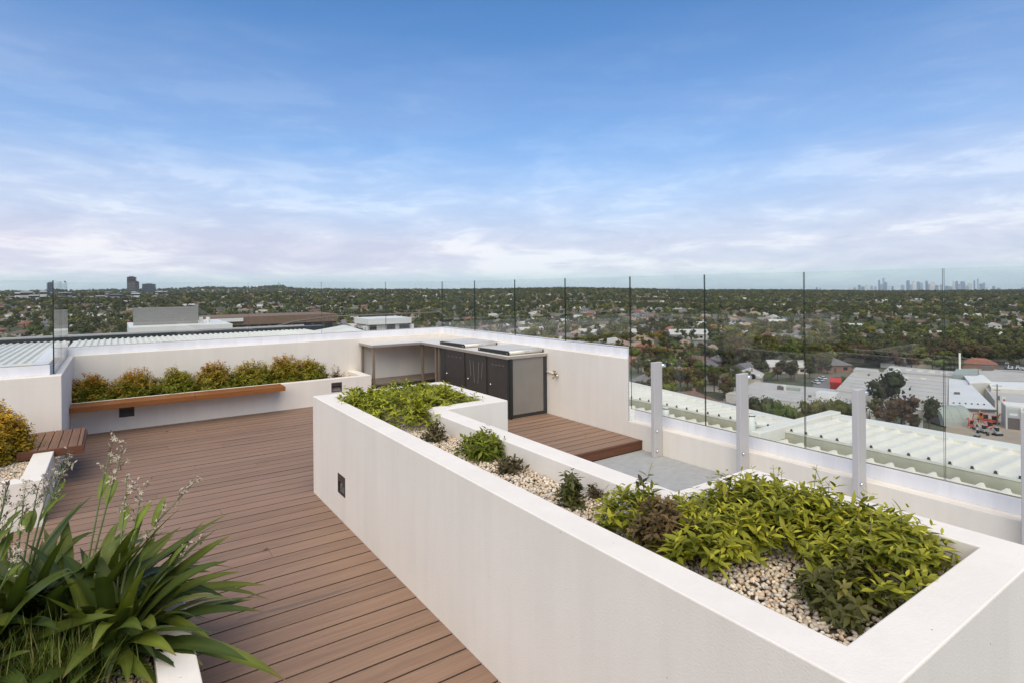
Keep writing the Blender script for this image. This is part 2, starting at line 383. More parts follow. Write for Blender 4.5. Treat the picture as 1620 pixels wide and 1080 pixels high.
# ---- grey posts with standoffs
def make_post(label):
    p = tag(empty('balustrade_post', (0, 0, -0.107)), label, 'post', 'grey posts bracing the glass screen')
    m = MB(); m.box(4.902, 5.038, 0, 0.048, 0, 1.052); m.build('bar', M['post'], p, bevel=0.004)
    m = MB(); m.tube([(5.036, 0.024, 1.005), (5.146, 0.024, 1.005)], 0.019, 14); s = m.build('standoff', M['steel_rod'], p, True)
    m = MB(); m.tube([(5.140, 0.024, 1.005), (5.157, 0.024, 1.005)], 0.026, 14); m.build('standoff_disc', M['black'], s)
    for zz in (0.07, 0.29):
        m = MB(); m.tube([(4.935, -0.016, zz), (4.935, 0.002, zz)], [0.011, 0.013], 10); m.build('bolt', M['steel_rod'], p, True)
    return p
plab = {4.335: 'first grey post beside the end of the timber deck step', 3.268: 'second grey post from the deck step, clear glass either side',
        2.212: 'third grey post from the deck step, in front of the roof gutter', 1.158: 'fourth grey post from the deck step, beside the planter corner'}
p0 = None
for yy, lb in plab.items():
    o = make_post(lb) if p0 is None else copy_tree(p0)
    p0 = p0 or o; o.location.y = yy; o['label'] = lb

# ---- planters
def cut_pocket(o, boxes):
    for (x0, x1, y0, y1, z0, z1) in boxes:
        c = MB(); c.box(x0, x1, y0, y1, z0, z1); co = c.build('cutter', M['render'])
        md = o.modifiers.new('cut', 'BOOLEAN'); md.object = co; md.operation = 'DIFFERENCE'; md.solver = 'EXACT'
        dg = bpy.context.evaluated_depsgraph_get(); me = bpy.data.meshes.new_from_object(o.evaluated_get(dg))
        o.modifiers.remove(md); o.data = me; bpy.data.objects.remove(co)
def step_light(parent, org, rz):
    """recessed step light: local x across, y into the wall, z up"""
    s = empty('step_light', org, rz, None); s.parent = parent; s.matrix_parent_inverse = Matrix.Translation(-parent.location)
    W, Hh = 0.165, 0.148
    m = MB()
    for (a, b, c, d) in ((0, W, 0, 0.012), (0, W, Hh - 0.055, Hh), (0, 0.012, 0.012, Hh - 0.055), (W - 0.012, W, 0.012, Hh - 0.055)): m.box(a, b, -0.003, 0.012, c, d)
    m.build('frame', M['step'], s)
    m = MB(); m.poly([(0.012, 0.008, 0.012), (W - 0.012, 0.008, 0.012), (W - 0.012, 0.052, Hh - 0.055), (0.012, 0.052, Hh - 0.055)]); m.poly([(0.012, 0.0082, 0.010), (0.012, 0.053, Hh - 0.055), (W - 0.012, 0.053, Hh - 0.055), (W - 0.012, 0.0082, 0.010)]); m.build('louvre', M['step_l'], s)
    return s
T = 0.145
o8 = [(1.43, 0.60), (2.70, 0.60), (2.70, 1.75), (2.12, 1.75), (2.12, 3.98), (2.70, 3.98), (2.70, 5.19), (1.43, 5.19)]
i8 = [(1.43 + T, 0.60 + T), (2.70 - T, 0.60 + T), (2.70 - T, 1.75 - T), (2.12 - T, 1.75 - T), (2.12 - T, 3.98 + T), (2.70 - T, 3.98 + T), (2.70 - T, 5.19 - T), (1.43 + T, 5.19 - T)]
PZ = 0.85
pl = thing('planter', 'long tall white rendered planter in the middle of the deck', 'planter', (2.0, 2.9, -0.2))
m = MB(); m.strip(i8, o8, -0.2, PZ, True); wo = m.build('wall', M['render'])
cut_pocket(wo, [(1.40, 1.49, 4.335, 4.50, 0.202, 0.350)]); child_at(wo, pl)
bv = wo.modifiers.new('bevel', 'BEVEL'); bv.width = 0.005; bv.segments = 2; bv.limit_method = 'ANGLE'; bv.angle_limit = R(40)
m = MB(); m.prism(i8, 0.3, 0.725); child_at(m.build('soil', M['soil']), pl)
step_light(pl, (1.43, 4.50, 0.202), R(-90))

bp = thing('planter', 'low white planter box under the rear wall holding a row of shrubs', 'planter', (1.5, 9.3, -0.1))
m = MB(); m.strip([(-0.469, 8.965), (3.405, 8.965), (3.405, 9.709)], [(-0.469, 9.105), (3.265, 9.105), (3.265, 9.709)], -0.1, 0.385); wo = m.build('wall', M['render'])
cut_pocket(wo, [(2.757, 2.922, 8.94, 9.03, 0.182, 0.330), (0.024, 0.189, 8.94, 9.03, 0.165, 0.313)]); child_at(wo, bp)
m = MB(); m.box(-0.469, 3.264, 9.106, 9.708, -0.05, 0.315); child_at(m.build('soil', M['soil']), bp)
step_light(bp, (2.757, 8.965, 0.182), 0); step_light(bp, (0.024, 8.965, 0.165), 0)

lp = thing('planter', 'low white planter wall running up to the small slatted bench', 'planter', (-0.9, 6.4, -0.1))
m = MB(); m.strip([(-0.475, 6.705), (-0.475, 5.75), (-5.5, 5.75)], [(-0.622, 6.705), (-0.622, 5.895), (-5.5, 5.895)], -0.1, 0.34); child_at(m.build('wall', M['render'], bevel=0.005), lp)
m = MB(); m.box(-0.622, -0.4755, 6.7055, 7.578, -0.1, 0.283); child_at(m.build('wall_under_bench', M['render']), lp)
m = MB(); m.box(-5.5, -0.624, 5.897, 7.578, -0.1, 0.255); child_at(m.build('soil', M['soil']), lp)

fp = thing('planter', 'low white planter full of strap leaves and grass beside the open deck', 'planter', (-0.8, 1.5, -0.1))
m = MB(); m.strip([(0.268, -2.4), (0.268, 3.66), (-5.5, 3.66)], [(0.124, -2.4), (0.124, 3.515), (-5.5, 3.515)], -0.1, 0.27); child_at(m.build('wall', M['render'], bevel=0.005), fp)
m = MB(); m.box(-5.5, 0.123, -2.4, 3.514, -0.1, 0.185); child_at(m.build('soil', M['soil']), fp)

# ---- timber benches
bn = thing('bench', 'long oiled timber bench along the front of the shrub planter', 'bench', (0.76, 8.8, 0.33))
for (a, b) in ((-0.468, 0.86), (0.863, 2.0)):
    m = MB(); m.box(a, b, 8.672, 8.962, 0.372, 0.400); child_at(m.build('seat_plank', M['bench'], bevel=0.003), bn)
    m = MB(); m.box(a, b, 8.645, 8.6705, 0.338, 0.4); child_at(m.build('front_fascia', M['bench'], bevel=0.003), bn)
m = MB(); m.box(1.976, 2.0, 8.672, 8.962, 0.338, 0.3715); child_at(m.build('end_fascia', M['bench']), bn)
for k in range(4):
    m = MB(); m.box(-0.3 + 0.7 * k, -0.25 + 0.7 * k, 8.675, 8.964, 0.340, 0.3715); child_at(m.build('bracket', M['void']), bn)
b2 = thing('bench', 'small slatted timber bench end beside the golden ball shrub', 'bench', (-0.5, 7.15, 0.28))
x = -0.738
for k in range(7):
    wd = 0.067 if k < 6 else 0.030
    m = MB(); m.box(x, x + wd, 6.738, 7.575, 0.332, 0.357); child_at(m.build('slat', M['bench_y'], bevel=0.003), b2); x += wd + 0.0055
m = MB(); m.box(-0.738, -0.255, 6.712, 6.7365, 0.286, 0.356); child_at(m.build('front_fascia', M['fascia'], bevel=0.002), b2)
m = MB(); m.box(-0.738, -0.715, 6.738, 7.575, 0.286, 0.3315); child_at(m.build('side_fascia', M['fascia']), b2)
m = MB(); m.box(-0.278, -0.2565, 6.738, 7.575, 0.286, 0.3315); child_at(m.build('side_fascia', M['fascia']), b2)

# ---- outdoor counter, cabinet, barbecues
ct = thing('counter', 'L shaped pale outdoor counter on square legs with charcoal cupboards', 'counter', (4.5, 8.5, 0))
m = MB(); m.strip([(3.47, 9.09), (4.36, 9.09), (4.36, 6.43)], [(3.47, 9.705), (5.045, 9.705), (5.045, 6.43)], 0.824, 0.858); child_at(m.build('benchtop', M['counter'], bevel=0.003), ct)
m = MB(); m.strip([(3.466, 9.7), (3.466, 9.086), (4.356, 9.086), (4.356, 6.426), (5.044, 6.426)], [(3.469, 9.7), (3.469, 9.089), (4.359, 9.089), (4.359, 6.429), (5.044, 6.429)], 0.815, 0.853); child_at(m.build('edge_band', M['counter_edge']), ct)
for (lx, ly) in ((3.49, 9.11), (3.49, 9.62), (4.385, 9.115), (4.40, 8.62), (4.40, 8.50), (4.98, 8.55)):
    m = MB(); m.box(lx, lx + 0.04, ly, ly + 0.04, 0.0, 0.823); child_at(m.build('leg', M['leg'], bevel=0.003), ct)
m = MB(); m.box(3.50, 5.045, 9.125, 9.70, 0.185, 0.21); child_at(m.build('low_shelf', M['leg']), ct)
m = MB(); m.box(4.43, 5.04, 6.462, 8.40, 0.03, 0.8235); child_at(m.build('carcass', M['void']), ct)
m = MB(); m.box(4.46, 5.045, 6.447, 6.4605, 0.045, 0.812); child_at(m.build('end_panel', M['cabend'], bevel=0.002), ct)
for (a, b) in ((4.383, 4.458), (4.985, 5.046)):
    m = MB(); m.box(a, b, 6.440, 6.4615, 0.0, 0.8235); child_at(m.build('frame_post', M['cabframe'], bevel=0.003), ct)
m = MB(); m.box(4.46, 4.984, 6.443, 6.4605, 0.002, 0.044); child_at(m.build('plinth', M['cabframe']), ct)
m = MB(); m.box(4.384, 4.43, 8.27, 8.40, 0.0, 0.8235); child_at(m.build('frame_post', M['cabframe'], bevel=0.003), ct)
for k, (a, b) in enumerate(((6.472, 6.955), (7.015, 7.588), (7.645, 8.262))):
    m = MB(); m.box(4.386, 4.404, a, b, 0.06, 0.81); d = child_at(m.build('cupboard_door', M['cab'], bevel=0.002), ct)
    for q in range(4):   # vent slots near the top of the door
        if k == 1: break
        yy = b - 0.10 - q * (b - a - 0.2) / 3.3
        m = MB(); m.box(4.380, 4.3855, yy - 0.045, yy, 0.700 + 0.003 * q, 0.708 + 0.003 * q); c = m.build('vent_slot', M['leg'], None); c.parent = d
    if k == 1:
        for q in range(4):
            m = MB(); yy = a + 0.13 + q * 0.1; m.tube([(4.3845, yy, 0.34 + 0.09 * abs(q - 1.5)), (4.3845, yy + 0.03 * (1 if q > 1 else -1), 0.70)], 0.003, 6); c = m.build('cable', M['cabend'], None); c.parent = d
    m = MB(); m.tube([(4.385, b - 0.07, 0.42), (4.368, b - 0.07, 0.42)], [0.012, 0.016], 12); c = m.build('knob', M['steel_rod'], None, True); c.parent = d
    m = MB(); m.box(4.392, 4.428, a - 0.056, a - 0.006, 0.0, 0.82); child_at(m.build('door_jamb', M['black']), ct)

def barbecue(y0, y1, label):
    q = thing('barbecue', label, 'barbecue', (4.72, (y0 + y1) / 2, 0.858), 0, 'flat lidded barbecues set on the counter')
    x0, x1 = 4.425, 5.035; z0, z1 = 0.8585, 0.915
    def part(name, mat, fn, **k):
        mm = MB(); fn(mm); return child_at(mm.build(name, mat, **k), q)
    part('side_panel', M['black'], lambda mm: mm.prism([(0, 0), (1, 0)], 0, 0) if False else mm.mesh([(x0, y0, z0), (x0, y1, z0), (x0, y1, z1 - 0.012), (x0, y0 + 0.03, z1), (x0, y0, z1 - 0.02), (x0 + 0.022, y0, z0), (x0 + 0.022, y1, z0), (x0 + 0.022, y1, z1 - 0.012), (x0 + 0.022, y0 + 0.03, z1), (x0 + 0.022, y0, z1 - 0.02)], [(0, 1, 2, 3, 4), (9, 8, 7, 6, 5), (0, 5, 6, 1), (1, 6, 7, 2), (2, 7, 8, 3), (3, 8, 9, 4), (4, 9, 5, 0)]))
    part('side_panel', M['black'], lambda mm: mm.box(x1 - 0.02, x1, y0, y1, z0, z1 - 0.012))
    part('lid', M['steel'], lambda mm: mm.box(x0 + 0.023, x1 - 0.021, y0 + 0.06, y1 - 0.01, z0 + 0.02, z1 + 0.004), bevel=0.006)
    roll = part('front_roll', M['steel'], lambda mm: mm.tube([(x0 + 0.023, y0 + 0.022, z0 + 0.03), (x1 - 0.021, y0 + 0.022, z0 + 0.03)], 0.026, 16), smooth=True)
    for k in range(14):
        xx = x0 + 0.09 + k * 0.036; mm = MB(); mm.box(xx, xx + 0.020, y0 + 0.064, y0 + 0.075, z1 + 0.0041, z1 + 0.006); child_at(mm.build('vent_slot', M['black']), q)
    mm = MB(); mm.box(x0 + 0.26, x0 + 0.36, y0 - 0.0075, y0 - 0.0045, z0 + 0.018, z0 + 0.042); child_at(mm.build('badge', M['steel_rod']), q)
    for yy in (y0 + 0.03, y1 - 0.04):
        mm = MB(); mm.tube([(x0 - 0.003, yy, z0 + 0.028), (x0 + 0.001, yy, z0 + 0.028)], 0.010, 10); child_at(mm.build('hinge_bolt', M['steel_rod']), q)
barbecue(7.72, 8.52, 'stainless flat barbecue on the counter nearer the wall corner')
barbecue(6.50, 7.30, 'stainless flat barbecue on the counter beside its open end')

tp = thing('garden_tap', 'brass garden tap with a short pale pipe on the white wall', 'tap', (5.05, 6.2, 0.577))
def tpart(name, mat, fn, **k):
    mm = MB(); fn(mm); return child_at(mm.build(name, mat, None, True), tp)
tpart('pipe', M['pvc'], lambda mm: mm.tube([(5.037, 6.45, 0.588), (5.037, 6.235, 0.580)], 0.009, 10))
tpart('body', M['brass'], lambda mm: mm.tube([(5.049, 6.235, 0.579), (5.03, 6.225, 0.579), (4.99, 6.21, 0.572), (4.965, 6.20, 0.545), (4.962, 6.20, 0.530)], [0.012, 0.017, 0.016, 0.013, 0.012], 10))
tpart('stem', M['brass'], lambda mm: mm.tube([(5.0, 6.213, 0.575), (5.0, 6.213, 0.625)], [0.012, 0.009], 10))
tpart('handle', M['brass'], lambda mm: mm.tube([(5.0, 6.19, 0.628), (5.0, 6.24, 0.628)], 0.008, 8))
tpart('hose_fitting', M['steel_rod'], lambda mm: mm.tube([(5.03, 6.225, 0.572), (5.015, 6.165, 0.566)], [0.012, 0.010], 10))

# ---- white sheet metal roofs of this building beyond the parapets
def ribbed(parent, x0, x1, y0, y1, z0, z1, sp, name='roof_sheet', off=0.0, notch=False):
    """sheet sloping in x from z0 to z1, ribs running along x"""
    m = MB(); m.mesh([(x0, y0, z0), (x1, y0, z1), (x1, y1, z1), (x0, y1, z0), (x0, y0, z0 - 0.03), (x1, y0, z1 - 0.03), (x1, y1, z1 - 0.03), (x0, y1, z0 - 0.03)], [(0, 1, 2, 3), (7, 6, 5, 4), (0, 4, 5, 1), (1, 5, 6, 2), (2, 6, 7, 3), (3, 7, 4, 0)])
    sh = child_at(m.build(name, M['roofmetal']), parent)
    rb = MB(); L = x1 - x0; h = 0.041
    rb.mesh([(0, -0.03, 0), (0, -0.014, h), (0, 0.014, h), (0, 0.03, 0), (L, -0.03, z1 - z0), (L, -0.014, z1 - z0 + h), (L, 0.014, z1 - z0 + h), (L, 0.03, z1 - z0)], [(0, 1, 2, 3), (7, 6, 5, 4), (0, 4, 5, 1), (1, 5, 6, 2), (2, 6, 7, 3), (0, 3, 7, 4)])
    rm = rb.data('roof_rib', M['roofmetal']); nm = None
    if notch:
        nb = MB(); nb.mesh([(-0.002, -0.018, 0.004), (-0.002, -0.010, h - 0.006), (-0.002, 0.010, h - 0.006), (-0.002, 0.018, 0.004)], [(0, 1, 2, 3)]); nm = nb.data('rib_end_shade', M['notch'])
    yy = y0 + off
    while yy < y1 - 0.03:
        r = put('roof_rib', rm, None, (x0, yy, z0 + 0.0005)); child_at(r, parent)
        if nm: n_ = put('rib_end_shade', nm, None, (x0, yy, z0)); child_at(n_, parent)
        yy += sp
rf = thing('metal_roof', 'white ribbed metal roof with a box gutter beyond the low parapet', 'roof', (7.5, 3.0, -0.4))
ribbed(rf, 7.55, 8.80, -2.0, 4.35, -0.20, -0.235, 0.2, off=0.06, notch=True)
zt_ = -0.27
def xe(y_): return 8.20 + (y_ - 4.52) * 0.15
m = MB(); m.mesh([(7.55, 4.52, -.20), (xe(4.52), 4.52, zt_), (xe(10.2), 10.2, zt_), (7.55, 10.2, -.20), (7.55, 4.52, -.23), (xe(4.52), 4.52, zt_ - .03), (xe(10.2), 10.2, zt_ - .03), (7.55, 10.2, -.23)], [(0, 1, 2, 3), (7, 6, 5, 4), (0, 4, 5, 1), (1, 5, 6, 2), (2, 6, 7, 3), (3, 7, 4, 0)]); child_at(m.build('roof_sheet', M['roofmetal']), rf)
yy = 4.60
while yy < 10.15:
    L = xe(yy) - 7.55; d_ = zt_ + .20; h = .041; m = MB(); m.mesh([(7.55, yy - .03, -.1995), (7.55, yy - .014, h - .1995), (7.55, yy + .014, h - .1995), (7.55, yy + .03, -.1995), (7.55 + L, yy - .03, zt_), (7.55 + L, yy - .014, zt_ + h), (7.55 + L, yy + .014, zt_ + h), (7.55 + L, yy + .03, zt_)], [(0, 1, 2, 3), (7, 6, 5, 4), (0, 4, 5, 1), (1, 5, 6, 2), (2, 6, 7, 3)]); child_at(m.build('roof_rib', M['roofmetal']), rf)
    m = MB(); m.mesh([(7.548, yy - .018, -.196), (7.548, yy - .010, -.165), (7.548, yy + .010, -.165), (7.548, yy + .018, -.196)], [(0, 1, 2, 3)]); child_at(m.build('rib_end_shade', M['notch']), rf); yy += 0.2
ribbed(rf, 5.335, 7.46, -2.0, 10.2, -0.26, -0.335, 0.213, off=0.1)
m = MB(); m.box(7.555, 7.575, -2.0, 10.2, -0.60, -0.235); child_at(m.build('gutter_side', M['roofdark']), rf)
m = MB(); m.box(7.42, 7.555, -2.0, 10.2, -0.62, -0.44); child_at(m.build('gutter_floor', M['roofdark']), rf)
m = MB(); m.box(8.80, 9.10, -2.0, 4.35, -0.27, -0.185); child_at(m.build('ridge_flashing', M['roofmetal'], bevel=0.01), rf)
m = MB(); m.strip([(xe(4.52), 4.52), (xe(10.2), 10.2)], [(xe(4.52) + .19, 4.52), (xe(10.2) + .19, 10.2)], -.31, -.235); child_at(m.build('ridge_flashing', M['roofmetal'], bevel=0.01), rf)
m = MB(); m.box(6.95, 9.105, 4.352, 4.518, -0.32, -0.15); child_at(m.build('barge_flashing', M['roofmetal'], bevel=0.01), rf)
m = MB(); m.box(8.5, 9.08, -2.0, 4.5, -6.0, -0.30); child_at(m.build('roof_edge_wall', M['render']), rf)
def vent(x, y, h, rad, label):
    v = thing('vent_pipe', label, 'vent', (x, y, -0.31), 0, 'vent pipes on the white roof')
    mm = MB(); mm.tube([(0, 0, 0), (0, 0, h)], rad, 18); mm.build('pipe', M['vent'], v, True)
    mm = MB(); mm.tube([(0, 0, h + 0.012), (0, 0, h + 0.028)], rad * 1.02, 18); mm.build('cap', M['vent'], v, True)
    for k in range(14):
        t = 2 * math.pi * k / 14; mm = MB(); mm.box(-0.004, 0.004, rad * 0.86, rad, h, h + 0.0125); s = mm.build('slot_bar', M['notch'], v); s.rotation_euler.z = t
vent(7.0, 4.51, 0.35, 0.056, 'taller white vent pipe on the roof by the raised barge flashing')
vent(7.0, 5.96, 0.20, 0.05, 'shorter white vent pipe on the roof near the first post')

rl = thing('metal_roof', 'white corrugated roof deck beyond the rear glass screen', 'roof', (2.0, 12.0, 0.5))
def ribbed_y(parent, x0, x1, y0, y1, z0, z1, sp):
    m = MB(); m.mesh([(x0, y0, z0), (x1, y0, z0), (x1, y1, z1), (x0, y1, z1), (x0, y0, z0 - 0.05), (x1, y0, z0 - 0.05), (x1, y1, z1 - 0.05), (x0, y1, z1 - 0.05)], [(0, 1, 2, 3), (7, 6, 5, 4), (0, 4, 5, 1), (1, 5, 6, 2), (2, 6, 7, 3), (3, 7, 4, 0)])
    child_at(m.build('roof_sheet', M['roofmetal']), parent)
    rb = MB(); L = y1 - y0; h = 0.022; d = z1 - z0
    rb.mesh([(-0.03, 0, 0), (-0.012, 0, h), (0.012, 0, h), (0.03, 0, 0), (-0.03, L, d), (-0.012, L, d + h), (0.012, L, d + h), (0.03, L, d)], [(0, 1, 2, 3), (7, 6, 5, 4), (0, 4, 5, 1), (1, 5, 6, 2), (2, 6, 7, 3)])
    rm = rb.data('roof_rib', M['roofmetal']); xx = x0 + 0.1
    while xx < x1: child_at(put('roof_rib', rm, None, (xx, y0, z0 + 0.0005)), parent); xx += sp
ribbed_y(rl, -0.72, 3.9, 10.02, 14.9, 0.80, 0.76, 0.105)
ribbed_y(rl, -6.0, -0.78, 10.02, 14.9, 0.80, 0.76, 0.105)
m = MB(); m.box(-6.0, -0.78, 7.89, 10.0, 0.70, 0.84); child_at(m.build('roof_sheet', M['roofmetal']), rl)
m = MB(); m.mesh([(3.75, 10.6, 0.74), (4.6, 10.6, 0.74), (5.05, 14.6, 0.74), (4.0, 14.6, 0.74), (4.5, 12.9, 0.87), (4.55, 12.9, 0.87), (4.75, 14.2, 0.87), (4.65, 14.2, 0.87)], [(0, 1, 5, 4), (1, 2, 6, 5), (2, 3, 7, 6), (3, 0, 4, 7), (4, 5, 6, 7)]); child_at(m.build('hip_cap', M['roofmetal']), rl)
gr = thing('guard_rail', 'thin grey rail beyond the edge of the corrugated roof deck', 'rail', (1, 15.6, 0))
m = MB(); m.box(-8, 4.1, 15.60, 15.72, 0.805, 0.84); child_at(m.build('top_rail', M['post']), gr)
m = MB(); m.box(-8, 4.6, 15.5, 15.9, -1.2, 0.80); child_at(m.build('gap_shade', M['cabframe']), gr)  # dark block put in for the shaded gap below the rail
m = MB(); m.tube([(3.2, 15.65, 0.78), (3.9, 15.9, 0.92), (5.0, 16.2, 1.0), (8.5, 16.4, 1.0)], 0.02, 8); child_at(m.build('curved_rail', M['leg']), gr)

# ================================================================== PEBBLES
def in_poly(P, poly):
    x, y = P[:, 0], P[:, 1]; ins = np.zeros(len(P), bool); n = len(poly)
    for i in range(n):
        (x1, y1), (x2, y2) = poly[i], poly[(i + 1) % n]
        c = ((y1 > y) != (y2 > y)) & (x < (x2 - x1) * (y - y1) / (y2 - y1 + 1e-12) + x1); ins ^= c
    return ins
def edge_dist(P, poly):
    d = np.full(len(P), 1e9); n = len(poly)
    for i in range(n):
        a, b = np.array(poly[i], float), np.array(poly[(i + 1) % n], float); ab = b - a
        t = np.clip(((P - a) @ ab) / (ab @ ab), 0, 1); d = np.minimum(d, np.linalg.norm(P - a - t[:, None] * ab, axis=1))
    return d
_b = bmesh.new(); bmesh.ops.create_icosphere(_b, subdivisions=1, radius=1.0); _b.verts.ensure_lookup_table()
ICO_V = np.array([v.co[:] for v in _b.verts]); ICO_F = np.array([[v.index for v in f.verts] for f in _b.faces]); _b.free()
def rand_rot(n):
    q = RNG.normal(size=(n, 4)); q /= np.linalg.norm(q, axis=1)[:, None]; w_, x_, y_, z_ = q.T
    return np.stack([1 - 2 * (y_ * y_ + z_ * z_), 2 * (x_ * y_ - z_ * w_), 2 * (x_ * z_ + y_ * w_), 2 * (x_ * y_ + z_ * w_), 1 - 2 * (x_ * x_ + z_ * z_), 2 * (y_ * z_ - x_ * w_), 2 * (x_ * z_ - y_ * w_), 2 * (y_ * z_ + x_ * w_), 1 - 2 * (x_ * x_ + y_ * y_)], 1).reshape(n, 3, 3)
PEB_COL = np.array([(0.62, 0.55, 0.45), (0.55, 0.47, 0.36), (0.66, 0.62, 0.55), (0.42, 0.39, 0.36), (0.60, 0.46, 0.34), (0.36, 0.32, 0.28), (0.70, 0.66, 0.60), (0.50, 0.45, 0.40), (0.50, 0.34, 0.23)])
PEB_P = np.array([.2, .16, .18, .10, .11, .05, .1, .08, .02])
def pebbles(name, poly, z, size, label, parent_mask=None, layers=((0.0, 1.0), (0.35, 0.55))):
    xs, ys = [p[0] for p in poly], [p[1] for p in poly]; allP = []
    for lift, dens in layers:
        st = size * 1.55 / math.sqrt(dens)
        gx, gy = np.meshgrid(np.arange(min(xs), max(xs), st), np.arange(min(ys), max(ys), st))
        P = np.c_[gx.ravel(), gy.ravel()] + RNG.uniform(-.42, .42, (gx.size, 2)) * st
        P = P[in_poly(P, poly)]; P = P[edge_dist(P, poly) > size * 0.45]
        allP.append(np.c_[P, z + lift * size + RNG.uniform(-.25, .3, len(P)) * size])
    P = np.vstack(allP); n = len(P)
    sc = np.c_[RNG.uniform(0.85, 1.35, n), RNG.uniform(0.7, 1.0, n), RNG.uniform(0.5, 0.8, n)] * (size * RNG.uniform(0.55, 1.12, n))[:, None]
    V = ICO_V[None] * (1 + RNG.normal(0, .07, (n, len(ICO_V), 1))) * sc[:, None, :]
    Rm = rand_rot(n); V = np.einsum('nij,nkj->nki', Rm, V) * np.array([1, 1, 0.8]) + P[:, None, :]
    Fc = (ICO_F[None] + (np.arange(n) * len(ICO_V))[:, None, None]).reshape(-1, 3)
    c = np.array([1.07, 1.0, .88]) * PEB_COL[RNG.choice(len(PEB_COL), n, p=PEB_P / PEB_P.sum())] * RNG.uniform(.85, 1.15, (n, 1))
    me = mesh_np(name, V.reshape(-1, 3), Fc, M['pebble'], np.repeat(c, len(ICO_V), 0), True)
    return tag(put(name, me), label, 'pebbles', None, 'stuff')
E_ = 0.004
main_poly = [(i8[0][0] + E_, i8[0][1] + E_), (i8[1][0] - E_, i8[1][1] + E_), (i8[2][0] - E_, i8[2][1] - E_), (i8[3][0] - E_, i8[3][1] - E_), (i8[4][0] - E_, i8[4][1] + E_), (i8[5][0] - E_, i8[5][1] + E_), (i8[6][0] - E_, i8[6][1] - E_), (i8[7][0] + E_, i8[7][1] - E_)]
pebbles('pebbles', main_poly, 0.733, 0.0125, 'cream and grey river pebbles filling the tall central planter')
pebbles('pebbles', [(-0.46, 9.11), (3.26, 9.11), (3.26, 9.70), (-0.46, 9.70)], 0.322, 0.017, 'pale pebbles under the shrub row in the rear planter', layers=((0, 1),))
pebbles('pebbles', [(-1.6, 5.90), (-0.63, 5.90), (-0.63, 7.57), (-1.6, 7.57)], 0.266, 0.0135, 'pale pebbles round the golden ball shrub behind the low wall')
pebbles('pebbles', [(-0.75, 2.2), (0.12, 2.2), (0.12, 3.51), (-0.75, 3.51)], 0.195, 0.0125, 'pebbles under the strap leaves and grass in the low planter')

# ================================================================== LEAVES
def unit(v): return v / np.maximum(np.linalg.norm(v, axis=-1, keepdims=True), 1e-9)
def leaf_arrays(P, D, U, L, Wd, col, segs=3, fold=0.18, droop=0.15, shape=0.8, tipcol=None):
    """many leaves as one strip mesh: P base, D direction, U upper side, L length, Wd width"""
    n = len(P); D = unit(D); S = unit(np.cross(D, U)); Nn = np.cross(S, D)
    t = np.linspace(0, 1, segs + 1); prof = np.sin(np.pi * np.clip(t, 0.02, 1) ** shape); prof[-1] = 0.03; prof[0] = max(prof[0], 0.12)
    ctr = P[:, None] + D[:, None] * (L[:, None] * t)[..., None] - np.array([0, 0, 1.0]) * (np.asarray(droop) * L)[:, None, None] * (t ** 2)[None, :, None]
    half = (Wd[:, None] * 0.5 * prof)[..., None]
    Lf = ctr + S[:, None] * half + Nn[:, None] * half * fold * 2; Rt = ctr - S[:, None] * half + Nn[:, None] * half * fold * 2
    V = np.stack([Lf, ctr, Rt], 2).reshape(n, -1, 3); k = 3 * (segs + 1)
    f = []
    for i in range(segs):
        a = 3 * i; f += [(a, a + 1, a + 4, a + 3), (a + 1, a + 2, a + 5, a + 4)]
    Fc = (np.array(f)[None] + (np.arange(n) * k)[:, None, None]).reshape(-1, 4)
    C = np.repeat(col[:, None], k, 1)
    return V.reshape(-1, 3), Fc, C.reshape(-1, 3)
class Leaves:
    def __init__(s): s.a = []
    def add(s, *a, **k): s.a.append(leaf_arrays(*a, **k)); return s
    def build(s, name, parent, mat=None):
        off = 0; Vs, Fs, Cs = [], [], []
        for V, Fc, C in s.a: Vs.append(V); Fs.append(Fc + off); Cs.append(C); off += len(V)
        return child_at(put(name, mesh_np(name, np.vstack(Vs), np.vstack(Fs), mat or M['leaf'], np.vstack(Cs), True)), parent)
def lerp(a, b, t): return np.asarray(a) * (1 - t) + np.asarray(b) * t
def shoots(base, dirs, length, pairs, leafL, leafW, c_old, c_new, up_bias=0.5, spread=0.9, droop=0.15, jitter=0.2):
    """leafy shoots: opposite pairs up a stem, fresh paler leaves at the tip"""
    n = len(base); D = unit(dirs); A = unit(np.cross(D, RNG.normal(size=(n, 3)))); B = np.cross(D, A)
    P, Dl, L, W_, C, Ul = [], [], [], [], [], []
    for j in range(pairs):
        t = (j + 0.6) / pairs; pos = base + D * (length * t)[:, None]
        ax = A if j % 2 == 0 else B
        for sg in (1, -1):
            d = unit(D * (1 - spread * (1 - 0.55 * t)) + ax * sg + RNG.normal(0, jitter, (n, 3)))
            d[:, 2] = d[:, 2] * 0.75 + 0.25 * up_bias
            sz = (0.75 + 0.35 * math.sin(math.pi * t)) * (0.62 if j == pairs - 1 else 1.0)
            P.append(pos); Dl.append(d); Ul.append(D + np.array([0, 0, 0.6])); L.append(leafL * sz * RNG.uniform(.75, 1.2, n)); W_.append(leafW * sz * RNG.uniform(.8, 1.15, n))
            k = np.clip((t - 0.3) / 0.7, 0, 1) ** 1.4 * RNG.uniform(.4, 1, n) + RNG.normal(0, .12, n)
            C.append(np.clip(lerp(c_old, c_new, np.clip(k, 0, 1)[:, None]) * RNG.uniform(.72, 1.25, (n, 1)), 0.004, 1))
    return [np.vstack(P), np.vstack(Dl), np.vstack(Ul), np.concatenate(L), np.concatenate(W_), np.vstack(C)], (base, D, length)
